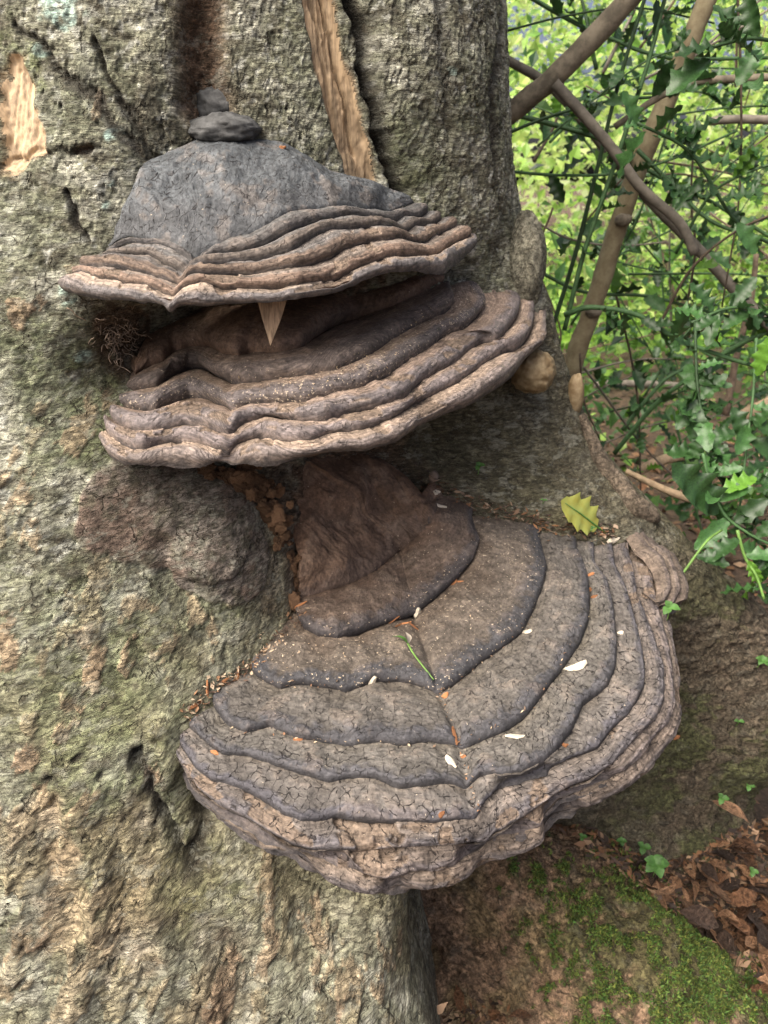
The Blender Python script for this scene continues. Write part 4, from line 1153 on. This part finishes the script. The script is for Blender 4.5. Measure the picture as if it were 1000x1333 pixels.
def chip_mesh(seed):
    r_ = random.Random(seed)
    V = []
    for i, t in enumerate((-1, -.6, 0, .6, 1)):
        wdt = (.35, .9, 1, .8, .3)[i] * r_.uniform(.7, 1.1); yo = r_.uniform(-.2, .2)
        V += [(t, yo - wdt, 0), (t, yo - wdt * .5, .9 * r_.uniform(.6, 1)), (t, yo + wdt * .5, r_.uniform(.6, 1)), (t, yo + wdt, 0)]
    F = []
    for i in range(4):
        for j in range(3):
            a = i * 4 + j; F.append((a, a + 4, a + 5, a + 1))
    F += [(0, 1, 2, 3), (19, 18, 17, 16)]
    return py_mesh('wood_chip', V, F, False)
chips = [((485, 887), 8, 5, .9, 'white chip on the groove left of the sprig'), ((543, 797), 7, 5, 1.2, 'white chip above the green sprig'),
         ((686, 823), 8, 4, -.6, 'slim white chip on the inner groove right of centre'), ((748, 869), 17, 6, 0.0, 'largest white chip, on the outer ridge at right'),
         ((673, 959), 15, 4, .05, 'long pale chip lying level below the largest white chip'), ((587, 992), 10, 4, -.9, 'slanting white chip near the front of the lowest bracket'),
         ((808, 824), 4, 3, 0, 'tiny white chip near the outer rim at right'), ((573, 659), 9, 3.5, 0, 'white chip at the back beside the crevice'),
         ((568, 641), 6, 4, .4, 'whitish chip in the crevice litter behind the lowest bracket'), ((798, 703), 10, 4, .4, 'pale chip beside the yellow leaf')]
for i, (q, l_, w_, sp, lb) in enumerate(chips):
    P, n = surf(*q); me = chip_mesh(i); me.materials.append(M['white_chip'])
    o = bpy.data.objects.new('wood_chip', me); COL.objects.link(o)
    k = np.linalg.norm(P - np.array((0, 0, CAM_Z))) / 1000
    orient(o, P, n, sp, (l_ * k, w_ * k * 1.2, w_ * k * .7)); tag(o, lb, 'wood chip', 'white chips on the lowest bracket')
ochips = [((592, 958), 14, 3, -1.4, 'long rusty shred standing in the front furrow'), ((590, 760), 7, 3, .5, 'rusty shred on the second groove'), ((598, 757), 6, 2, -.4, None),
          ((512, 808), 10, 2, .3, None), ((525, 812), 11, 2.2, .05, None), ((538, 815), 8, 2.5, -.5, None), ((519, 814), 7, 2, .9, None), ((388, 963), 6, 4, 0, 'orange flake on the left front ridge'),
          ((280, 980), 6, 3, -.5, 'orange flake at the left end of the lowest bracket'), ((769, 748), 5, 3, .2, 'tan flake on the outer ring'), ((768, 768), 4, 3, 1.2, 'rusty crumb in the outer groove'), ((774, 777), 5, 3, .3, None),
          ((575, 1060), 5, 3, .9, 'orange crumb on the front lip'), ((580, 905), 5, 4, .4, 'orange crumb in the furrow'), ((603, 986), 4, 4, 0, None), ((390, 788), 12, 2, .3, 'pale shred at the inner left corner'), ((736, 970), 5, 3, .2, None),
          ((368, 192), 4, 3, .3, 'orange crumb on the slate cap'), ((270, 900), 14, 2.5, .9, 'rusty shred by the bark at the left end'), ((255, 918), 12, 2.5, .7, None), ((290, 888), 10, 2.5, .6, None), ((310, 876), 9, 3, .5, None), ((880, 960), 6, 4, .4, 'red-brown crumb under the right rim')]
for i, (q, l_, w_, sp, lb) in enumerate(ochips):
    P, n = surf(*q); me = chip_mesh(40 + i); me.materials.append(M['orange_chip'])
    o = bpy.data.objects.new('bark_shred', me); COL.objects.link(o)
    k = np.linalg.norm(P - np.array((0, 0, CAM_Z))) / 1000
    orient(o, P, n, sp, (l_ * k, w_ * k, w_ * k * .7)); tag(o, lb or 'small rusty bark shred caught in a groove of the lowest bracket', 'bark shred', 'rusty shreds on the brackets')
# crumbs along the crevices: nobody could count them
cr_pts = []
def crumbs(path, n, spr, size, cols, name):
    p = np.array(path, float); seg = np.concatenate(([0], np.cumsum(np.linalg.norm(np.diff(p, axis=0), axis=1))))
    PP = []
    for u in rng.uniform(0, seg[-1], n):
        x = np.interp(u, seg, p[:, 0]) + rng.normal() * spr; y = np.interp(u, seg, p[:, 1]) + rng.normal() * spr
        PP.append(surf(x, y, .0012)[0])
    PP = np.array(PP)
    c = np.array(cols)[rng.integers(0, len(cols), n)] * rng.uniform(.7, 1.3, (n, 1))
    V, F, cc = bit_mesh(PP, None, c, size)
    o = link(name, np_mesh(name, V, F, cc, smooth=False), M['litter']); tag(o, kind='stuff')
crumbs([(545, 620), (600, 645), (660, 668), (720, 685), (800, 695)], 420, 7, .0045, [(.12, .075, .045), (.06, .04, .03), (.3, .22, .15), (.18, .09, .04)], 'leaf_litter')
crumbs([(240, 930), (280, 893), (325, 870), (380, 810), (395, 790)], 260, 6, .0028, [(.20, .11, .055), (.36, .28, .19), (.10, .065, .045)], 'bark_litter')
crumbs([(320, 470), (345, 505), (420, 495), (500, 460), (560, 400)], 160, 9, .0014, [(.5, .38, .22), (.4, .3, .2)], 'bark_litter')
crumbs([(340, 850), (400, 850), (520, 805), (620, 740)], 140, 22, .0013, [(.5, .4, .28), (.4, .3, .2)], 'bark_litter')

crumbs([(344, 885), (420, 891), (520, 884), (575, 899), (620, 872), (690, 805)], 60, 3, .0016, [(.20, .11, .06), (.4, .31, .2), (.12, .08, .05)], 'bark_litter')
crumbs([(300, 945), (400, 964), (530, 969), (602, 972), (700, 914), (764, 800)], 60, 3, .0016, [(.20, .11, .06), (.4, .31, .2), (.12, .08, .05)], 'bark_litter')
crumbs([(570, 900), (600, 968), (612, 1020), (624, 1062)], 40, 3, .0018, [(.22, .12, .06), (.3, .22, .15)], 'bark_litter')
# sprig
def ribbon_leaf(name, base_, tip, wdt, nrm_, mat, parent=None):
    base_ = np.array(base_); tip = np.array(tip); ax = tip - base_; L_ = np.linalg.norm(ax)
    s = np.cross(ax, nrm_); s /= np.linalg.norm(s); nn = np.cross(s, ax); nn /= np.linalg.norm(nn)
    V, F = [], []
    for i in range(6):
        t = i / 5; w_ = wdt * math.sin(math.pi * (.06 + .9 * t) ** .9)
        c = base_ + ax * t + nn * L_ * .12 * math.sin(math.pi * t)
        V += [c - s * w_ + nn * w_ * .4, c, c + s * w_ + nn * w_ * .4]
    for i in range(5):
        a = i * 3; F += [(a, a + 1, a + 4, a + 3), (a + 1, a + 2, a + 5, a + 4)]
    return link(name, py_mesh(name, V, F), mat, parent)
P0, n0 = surf(563, 886, .002); P1, _ = surf(540, 857, .004); P2, _ = surf(529, 842, .005); P3, _ = surf(510, 834, .005)
sp = empty('sprig', tuple(P2), 'small wilted sprig with one green leaf lying on the lowest bracket', 'sprig')
tube('stem', smooth_path([P0, P1, P2], 14), np.linspace(.0007, .0012, 14), M['lime_stem'], sp)
ribbon_leaf('leaf', P2, P3, .004, n0, M['seedling'], sp)
ribbon_leaf('petal', P2, surf(526, 830, .008)[0], .0055, n0, M['white_chip'], sp)
# yellow holly leaf
def holly_geo(L_=1.0, W_=.48, spines=5, wav=.10, fold=.25):
    V, F = [], []
    n = spines * 4
    for i in range(n + 1):
        t = i / n
        env = W_ * .5 * math.sin(math.pi * (t * .95 + .025)) ** .6
        k = abs(math.cos(math.pi * i / 4)) ** 3
        sp_ = .66 + .34 * k
        if i in (0, n): sp_ = .12
        w_ = env * sp_
        zed = wav * W_ * (k - .45) * (1 if i not in (0, n) else 0)
        zm = -.12 * L_ * (t - .4) ** 2
        ya = t * L_ + .012 * k * L_
        V += [(-w_, ya, zm + w_ * fold + zed), (-w_ * .5, t * L_, zm + w_ * fold * .5 + zed * .2), (0, t * L_, zm - .012 * L_), (w_ * .5, t * L_, zm + w_ * fold * .5 + zed * .2), (w_, ya, zm + w_ * fold + zed)]
    for i in range(n):
        for j in range(4):
            a = i * 5 + j; F.append((a, a + 1, a + 6, a + 5))
    return V, F
yl = empty('yellow_leaf', tuple(surf(752, 668)[0]), 'fallen yellow holly leaf with a green midrib behind the lowest bracket', 'leaf')
me = py_mesh('blade', *holly_geo(.058, .046, 4, .10, .15)); me.materials.append(M['yellow_leaf'])
o = link('blade', me, None, yl)
Py, _ = surf(778, 688, .006)
Ty = at_y(733, 652, Py[1] - .012)
yv = Vector(Ty - Py); LY = yv.length; yv.normalize()
zv = (Vector((0, 0, CAM_Z)) - Vector(Py)).normalized() + Vector((.1, 0, .5)); xv = yv.cross(zv).normalized(); zv = xv.cross(yv)
MY = Matrix.Translation(Vector(Py)) @ Matrix((xv, yv, zv)).transposed().to_4x4()
o.matrix_parent_inverse = parent_world(yl).inverted()
o.matrix_basis = MY @ Matrix.Diagonal((LY / .058, LY / .058, LY / .058, 1))
o = tube('midrib', [(0, -.016, 0), (0, .0, -.0005), (0, LY * .5, .001), (0, LY * .92, -.001)], [.0011, .0012, .001, .0005], M['seedling'])
o.parent = yl; o.matrix_parent_inverse = parent_world(yl).inverted()
o.matrix_basis = MY
# seedlings
def seedling(px, py, size, label, nl=3, lift=.012):
    P, n = surf(px, py); size *= .8
    r_ = empty('seedling', tuple(P), label, 'seedling', 'seedlings around the tree')
    tip = P + np.array((random.uniform(-.003, .003), -.006, lift))
    tube('stem', smooth_path([P, (P + tip) / 2 + np.array((.001, 0, 0)), tip], 6), .0006, M['lime_stem'], r_, 5)
    for i in range(nl):
        a = i * 2 * math.pi / nl + random.uniform(-.3, .3)
        ribbon_leaf('leaf', tip, tip + np.array((math.cos(a) * size, math.sin(a) * size * .7 - size * .2, math.sin(a) * size * .5)), size * .42, (0, -.4, 1), M['seedling'], r_)
for q in ((622, 618, .011, 'three-leaved seedling growing against the buttress behind the lowest bracket', 3), (706, 656, .006, 'tiny seedling left of the yellow leaf', 2), (768, 692, .006, 'tiny seedling beside the stalk of the yellow leaf', 3), (868, 808, .016, 'torn green leaf tuft beside the right rim of the lowest bracket', 3),
          (850, 1142, .024, 'fern-like seedling at the top of the mossy root', 5), (832, 1112, .016, 'pale seedling above the fern-like one', 3), (804, 1100, .011, 'thin seedling in the litter under the right rim', 4), (758, 1094, .010, 'dim seedling in the gap under the bracket', 3), (936, 1048, .014, 'seedling on the bank above the litter', 3), (970, 1030, .012, 'right hand seedling of the pair on the bank', 3), (958, 945, .010, 'seedling on the bare bank at right', 2), (975, 1140, .012, 'seedling at the right edge above the dead leaves', 3), (985, 870, .014, 'weed sprout at the right edge of the buttress', 5)):
    seedling(*q[:4], nl=q[4], lift=q[2] * 1.4)
# rootlet tangle under the left end of the top bracket
Vt, Ft = [], []
for _ in range(70):
    p0 = np.array(surf(random.gauss(150, 16), random.gauss(432, 20), .002)[0])
    pts = [p0]
    d = rng.normal(size=3)
    for k in range(4):
        d = d * .6 + rng.normal(size=3) * .8 + np.array((0, -.25, 0)); pts.append(pts[-1] + d / np.linalg.norm(d) * .006)
    v, f = tube_geo(smooth_path(pts, 8), .0005, 4)
    k = len(Vt); Vt += v; Ft += [tuple(i + k for i in q) for q in f]
o = link('rootlets', py_mesh('rootlets', Vt, Ft), M['web'], tree); o['kind'] = 'stuff'

# ------------------------------------------------------------------ thicket on the right
HOL = []
for i in range(4):
    for mt in ('holly', 'holly_new'):
        me = py_mesh('leaf', *holly_geo(1, random.uniform(.46, .62), random.choice((3, 4)), random.uniform(.15, .32), random.uniform(.1, .45)))
        me.materials.append(M[mt]); HOL.append((mt, me))
def put_leaf(parent, P, d, size, mt='holly', roll=None):
    me = random.choice([m for k, m in HOL if k == mt])
    o = bpy.data.objects.new('leaf', me); COL.objects.link(o)
    y = Vector(d).normalized(); z = Vector((random.gauss(0, .5), random.gauss(-.35, .4), 1)); x = y.cross(z).normalized(); z = x.cross(y)
    o.parent = parent; o.matrix_parent_inverse = parent_world(parent).inverted()
    o.matrix_basis = Matrix.Translation(Vector(P)) @ Matrix((x, y, z)).transposed().to_4x4() @ Matrix.Diagonal((size, size, size, 1))
    return o
def stem(name, cat, label, pts, y0, y1, r0, r1, mat, leaves=0, lsize=.055, newp=.1, group=None, part='stem', sides=8, span=(.2, 1), wob=.12):
    k = len(pts)
    P = [at_y(x, y, y0 + (y1 - y0) * i / (k - 1)) for i, (x, y) in enumerate(pts)]
    n = max(10, k * 5)
    PP = smooth_path(P, n)
    r_ = empty(name, tuple(PP[0]), label, cat, group)
    tube(part, PP, np.linspace(r0, r1, n), M[mat], r_, sides, wob, random.randrange(99))
    for _ in range(int(leaves * 1.8 + .5)):
        t = random.uniform(*span); i = min(n - 2, int(t * (n - 1)))
        d = (PP[i + 1] - PP[i]); d /= np.linalg.norm(d)
        q = d * .5 + rng.normal(size=3) * .8
        put_leaf(r_, PP[i], q, lsize * random.uniform(.8, 1.5), 'holly_new' if random.random() < newp else 'holly')
    return r_, PP
# the sapling and the branches one can pick out
sap, PP = stem('sapling', 'sapling', 'slender tan sapling trunk leaning right behind the holly', [(738, 540), (748, 470), (770, 405), (800, 310), (828, 225), (860, 150), (888, 80), (925, -10), (950, -60)], 1.75, 1.75, .022, .018, 'tan_bark', part='trunk', sides=14, wob=.16)
for f in (.25, .42, .7):
    p = PP[int(f * len(PP))]; lump('knot', p + np.array((0, -.018, 0)), (.018, .014, .013), M['brown_bark'], sap, int(f * 100), .2, 20, 14)
stem('tree_branch', 'branch', 'thick brown branch slanting up right from behind the trunk', [(600, 200), (665, 147), (716, 105), (770, 52), (822, -5), (870, -60)], 1.55, 1.45, .018, .017, 'brown_bark', part='limb', sides=14)
stem('tree_branch', 'branch', 'pale grey branch forking down from the thick brown branch', [(722, 108), (760, 150), (798, 195), (835, 245), (885, 290), (905, 330)], 1.48, 1.45, .010, .009, 'grey_bark', part='limb')
stem('tree_branch', 'branch', 'grey-brown branch crossing level in front of the sapling', [(800, 165), (860, 125), (900, 108), (960, 102), (1040, 100)], 1.6, 1.5, .006, .007, 'brown_bark', 5, .06, .1, part='limb')
stem('tree_branch', 'branch', 'thick grey branch end entering level from the right edge', [(925, 158), (960, 155), (1040, 157)], 1.7, 1.7, .008, .009, 'grey_bark', part='limb')
stem('tree_branch', 'branch', 'grey-green branch descending right across the sapling', [(655, 75), (720, 115), (790, 195), (850, 265), (900, 315), (960, 380), (1010, 430)], 1.9, 1.7, .010, .013, 'grey_bark', 4, part='limb')
stem('tree_branch', 'branch', 'pale dead stick lying along the top of the buttress', [(815, 613), (845, 628), (885, 645), (925, 655)], 1.35, 1.3, .005, .009, 'pale_twig', part='limb')
stem('tree_branch', 'branch', 'thick tan dead log stub on the floor behind the buttress', [(830, 615), (860, 600), (900, 590)], 2.1, 2.1, .014, .016, 'pale_twig', part='limb')
stem('tree_branch', 'branch', 'orange-brown dead stick standing behind the holly at right', [(945, 540), (960, 460), (978, 390), (985, 330)], 1.9, 1.9, .009, .006, 'twig', part='limb')
stem('tree_branch', 'branch', 'tan log sloping into the right edge above the holly sprays', [(960, 545), (1000, 525), (1050, 505)], 2.0, 2.0, .016, .018, 'pale_twig', part='limb')
stem('tree_branch', 'branch', 'level grey pole on the floor behind the buttress', [(775, 500), (840, 500), (920, 505)], 2.6, 2.6, .014, .012, 'grey_bark', part='limb')
# green holly stems
G_ = [([(735, 430), (760, 330), (795, 230), (825, 140), (850, 60), (870, -20)], 1.5, 1.5, .006, 'green_stem', 4),
      ([(705, 470), (745, 345), (775, 230), (805, 110), (845, -20)], 1.7, 1.7, .0065, 'green_stem', 3),
      ([(735, 410), (770, 400), (830, 410), (880, 440), (960, 470), (1030, 485)], 1.5, 1.4, .007, 'green_stem', 6),
      ([(650, 178), (720, 150), (800, 130), (870, 122), (930, 80)], 1.6, 1.6, .004, 'green_stem', 4),
      ([(650, 222), (730, 228), (810, 225), (880, 205), (960, 170)], 1.6, 1.6, .004, 'green_stem', 5),
      ([(680, -10), (740, 25), (790, 48), (870, 75), (1000, 75)], 1.9, 1.8, .006, 'green_stem', 5),
      ([(665, 148), (730, 165), (790, 185), (850, 225), (930, 265), (1030, 325)], 1.8, 1.7, .007, 'green_stem', 6),
      ([(830, 195), (880, 245), (930, 290), (1020, 320)], 1.7, 1.6, .006, 'green_stem', 6),
      ([(695, 350), (760, 380), (840, 385), (900, 400), (980, 420)], 1.9, 1.8, .006, 'green_stem', 6),
      ([(800, 590), (850, 530), (900, 490), (960, 450), (1030, 420)], 1.9, 1.7, .009, 'green_stem', 5),
      ([(810, 560), (860, 500), (890, 480)], 2.0, 2.0, .008, 'green_stem', 3),
      ([(660, 40), (740, 20), (830, 10), (930, 30)], 1.8, 1.8, .003, 'green_stem', 3),
      ([(700, 190), (760, 140), (840, 80), (900, 60)], 1.7, 1.7, .003, 'green_stem', 3),
      ([(880, 330), (920, 260), (960, 230), (1030, 205)], 1.5, 1.4, .004, 'green_stem', 5),
      ([(860, 420), (900, 350), (960, 300), (1030, 270)], 1.6, 1.5, .004, 'twig', 3),
      ([(960, -20), (965, 120), (962, 260), (940, 400)], 1.6, 1.6, .003, 'twig', 3),
      ([(890, 420), (905, 330), (900, 260), (905, 150)], 1.9, 1.9, .004, 'twig', 4),
      ([(700, 290), (740, 310), (800, 320), (870, 315)], 2.0, 2.0, .004, 'grey_bark', 3),
      ([(720, 270), (700, 340), (730, 430), (720, 470)], 1.8, 1.8, .003, 'twig', 0),
      ([(755, 460), (760, 520), (780, 570)], 1.6, 1.6, .003, 'twig', 0)]
TL = ['green holly stem climbing steeply just left of the sapling', 'darker green holly stem rising from the buttress to the top edge', 'green holly stem arching right from the foot of the sapling', 'thin green holly stem meeting the trunk above the callus and rising right', 'thin green holly stem running level to the trunk at the height of the branch fork', 'green holly stem sagging from the top edge to the upper right corner', 'dark green holly stem falling right from behind the thick brown branch', 'green holly stem starting on the sapling and falling to the right edge', 'green holly stem running right from the trunk callus', 'thick green holly stem rising right from the floor behind the buttress', 'short thick green holly stem low behind the buttress', 'hair-thin green holly stem near the top edge', 'hair-thin green holly stem crossing the thick brown branch', 'arched green holly twig at the right edge', 'bent brown holly twig at right below the arched green one', 'upright dark twig near the right edge', 'upright brown twig right of the sapling', 'level grey holly stem behind the grey branch', 'crooked brown twig left of the sapling foot', 'short brown twig beside the tan knob']
for (pts, ya, yb, r0, mt, nl), lb_ in zip(G_, TL):
    col_ = {'green_stem': 'green', 'twig': 'brown', 'grey_bark': 'grey'}[mt]
    stem('holly_branch', 'holly branch', lb_, pts, ya, yb, r0 * .78, r0 * .55, mt, nl, .044, .2, 'holly stems in the thicket', sides=6)
for i in range(64):     # finer stems behind
    x0, y0 = random.uniform(680, 1000), random.uniform(60, 620)
    a = random.gauss(0, .7) + random.choice((0, .5, -1.2)); L_ = random.uniform(120, 330)
    x1, y1 = x0 + math.cos(a) * L_, y0 + math.sin(a) * L_
    if min(x0, x1) < 690 and max(y0, y1) > 300: continue
    ya = random.uniform(1.9, 3.0); mt = random.choice(('green_stem', 'green_stem', 'twig', 'grey_bark'))
    col_ = {'green_stem': 'green', 'twig': 'brown', 'grey_bark': 'grey'}[mt]
    mid_ = ((x0 + x1) / 2 + random.uniform(-20, 20), (y0 + y1) / 2 + random.uniform(-20, 20))
    stem('holly_branch', 'holly branch', 'thin %s holly stem with a few spiny leaves in the thicket' % col_, [(x0, y0), mid_, (x1, y1)], ya, ya + random.uniform(-.3, .3), random.uniform(.002, .005), .002, mt, random.randint(3, 7), .045, .2, 'holly stems in the thicket', sides=6)
# near sprays of holly, right edge
sprays = [([(862, 782), (890, 745), (920, 705), (940, 690)], .98, 1.05, .0022, 'lime_stem', 'lime green holly shoot crossing the right end of the lowest bracket', [(868, 805, .6), ]),
          ([(915, 590), (925, 630), (945, 672), (985, 700), (1030, 720)], 1.1, 1.05, .0026, 'green_stem', 'holly spray with glossy dark leaves reaching in over the buttress', []),
          ([(905, 420), (908, 500), (918, 570), (925, 625)], 1.25, 1.12, .0026, 'green_stem', 'upright holly spray with bluish glossy leaves at right', []),
          ([(985, 440), (980, 520), (970, 600), (960, 690)], 1.2, 1.1, .0022, 'green_stem', 'hanging holly spray at the right edge', []),
          ([(960, 690), (970, 725), (985, 750), (995, 780)], 1.05, 1.0, .0025, 'lime_stem', 'drooping holly tip with pale new leaves at the right edge', [])]
sprays += [([(1040, 60), (980, 50), (930, 60)], 1.3, 1.25, .003, 'green_stem', 'dark holly spray hanging in from the upper right corner', []),
           ([(1030, 330), (960, 290), (900, 200), (830, 160)], 1.4, 1.3, .003, 'green_stem', 'glossy holly spray crossing in front of the sapling', []),
           ([(1030, 420), (960, 400), (900, 420)], 1.3, 1.25, .003, 'green_stem', 'holly spray reaching in level from the right edge', [])]
EXTRA = {5: [((940, 60), (880, 70)), ((960, 45), (930, 5)), ((925, 75), (868, 122)), ((985, 50), (970, -10)), ((990, 60), (960, 110))],
         6: [((840, 170), (803, 232)), ((850, 175), (905, 190)), ((880, 190), (940, 150)), ((905, 205), (960, 215)), ((915, 230), (880, 275)), ((940, 260), (995, 250)), ((830, 165), (812, 118)), ((960, 290), (985, 330))],
         7: [((905, 420), (868, 450)), ((930, 405), (900, 368)), ((950, 400), (985, 360)), ((910, 415), (940, 450)), ((985, 405), (1012, 440))]}
spray_leaves = {1: [((938, 668), (878, 605), .072, 'holly'), ((950, 675), (905, 715), .05, 'holly'), ((955, 680), (1000, 650), .05, 'holly'), ((965, 690), (1000, 715), .05, 'holly'), ((940, 640), (985, 620), .04, 'holly_new'), ((945, 690), (915, 670), .035, 'holly_new'), ((975, 700), (965, 660), .03, 'holly')],
                2: [((912, 560), (885, 530), .05, 'holly'), ((910, 540), (955, 520), .06, 'holly'), ((908, 510), (880, 545), .05, 'holly'), ((915, 575), (960, 560), .05, 'holly'), ((920, 600), (960, 590), .045, 'holly'), ((908, 480), (940, 470), .045, 'holly'), ((906, 460), (880, 440), .05, 'holly'), ((912, 530), (900, 575), .05, 'holly'), ((918, 590), (870, 590), .045, 'holly'), ((905, 430), (935, 410), .04, 'holly'), ((925, 610), (950, 640), .04, 'holly')],
                3: [((982, 500), (1005, 470), .05, 'holly'), ((978, 560), (1005, 530), .055, 'holly'), ((975, 580), (955, 530), .05, 'holly'), ((985, 490), (1000, 440), .06, 'holly_new'), ((968, 620), (1000, 600), .045, 'holly'), ((970, 630), (945, 625), .05, 'holly_new'), ((960, 680), (1000, 680), .06, 'holly')],
                4: [((962, 700), (920, 730), .05, 'holly'), ((975, 730), (990, 760), .05, 'holly_new'), ((985, 748), (968, 778), .045, 'holly_new'), ((990, 760), (1010, 785), .05, 'holly'), ((985, 745), (1005, 720), .045, 'holly')],
                0: [((865, 790), (880, 815), .025, 'holly_new'), ((905, 722), (950, 735), .045, 'holly')]}
for i_, e_ in EXTRA.items(): spray_leaves[i_] = [(a_, b_, 0, 'holly') for a_, b_ in e_]
for i, (pts, ya, yb, r0, mt, lb, _) in enumerate(sprays):
    r_, PP = stem('holly_branch', 'holly branch', lb, pts, ya, yb, r0, r0 * .8, mt, (0, 4, 12, 8, 2, 2, 5, 4)[i], .045, .08, sides=8)
    for (a, b, sz, lm) in spray_leaves[i]:
        yy_ = ya + (yb - ya) * .5
        A_ = at_y(*a, yy_); B_ = at_y(*b, yy_ + random.uniform(-.03, .03))
        put_leaf(r_, A_, B_ - A_, float(np.linalg.norm(B_ - A_)), lm)
# leaf masses: near thicket, middle, far with a sunlit glow put into pale leaf colours (each a mass nobody could count)
def leaf_mass(name, n, x, y, z, size, cols, dens_seed, thr=-.1, kind='stuff'):
    P = np.stack((rng.uniform(*x, n * 3), rng.uniform(*y, n * 3), rng.uniform(*z, n * 3)), 1)
    d = fbm(P * 1.7, 3, dens_seed)
    P = P[d > thr][:n]; n = len(P)
    ax = rng.normal(size=(n, 3)) * np.array((1, 1, .7)); ax /= np.linalg.norm(ax, axis=1)[:, None]
    up_ = np.array((0, -.3, 1)) + rng.normal(size=(n, 3)) * .55
    s = np.cross(ax, up_); s /= np.linalg.norm(s, axis=1)[:, None]; nn = np.cross(s, ax)
    L_ = (size * rng.uniform(.6, 1.35, n))[:, None]; W_ = L_ * rng.uniform(.22, .34, (n, 1))
    V = np.stack((P, P + ax * L_ * .5 - s * W_ + nn * W_ * .35, P + ax * L_ - nn * L_ * .12, P + ax * L_ * .5 + s * W_ + nn * W_ * .35, P + ax * L_ * .5), 1).reshape(-1, 3)
    b = np.arange(n)[:, None] * 5
    F = np.concatenate((b + np.array((0, 4, 1)), b + np.array((1, 4, 2)), b + np.array((2, 4, 3)), b + np.array((3, 4, 0))))
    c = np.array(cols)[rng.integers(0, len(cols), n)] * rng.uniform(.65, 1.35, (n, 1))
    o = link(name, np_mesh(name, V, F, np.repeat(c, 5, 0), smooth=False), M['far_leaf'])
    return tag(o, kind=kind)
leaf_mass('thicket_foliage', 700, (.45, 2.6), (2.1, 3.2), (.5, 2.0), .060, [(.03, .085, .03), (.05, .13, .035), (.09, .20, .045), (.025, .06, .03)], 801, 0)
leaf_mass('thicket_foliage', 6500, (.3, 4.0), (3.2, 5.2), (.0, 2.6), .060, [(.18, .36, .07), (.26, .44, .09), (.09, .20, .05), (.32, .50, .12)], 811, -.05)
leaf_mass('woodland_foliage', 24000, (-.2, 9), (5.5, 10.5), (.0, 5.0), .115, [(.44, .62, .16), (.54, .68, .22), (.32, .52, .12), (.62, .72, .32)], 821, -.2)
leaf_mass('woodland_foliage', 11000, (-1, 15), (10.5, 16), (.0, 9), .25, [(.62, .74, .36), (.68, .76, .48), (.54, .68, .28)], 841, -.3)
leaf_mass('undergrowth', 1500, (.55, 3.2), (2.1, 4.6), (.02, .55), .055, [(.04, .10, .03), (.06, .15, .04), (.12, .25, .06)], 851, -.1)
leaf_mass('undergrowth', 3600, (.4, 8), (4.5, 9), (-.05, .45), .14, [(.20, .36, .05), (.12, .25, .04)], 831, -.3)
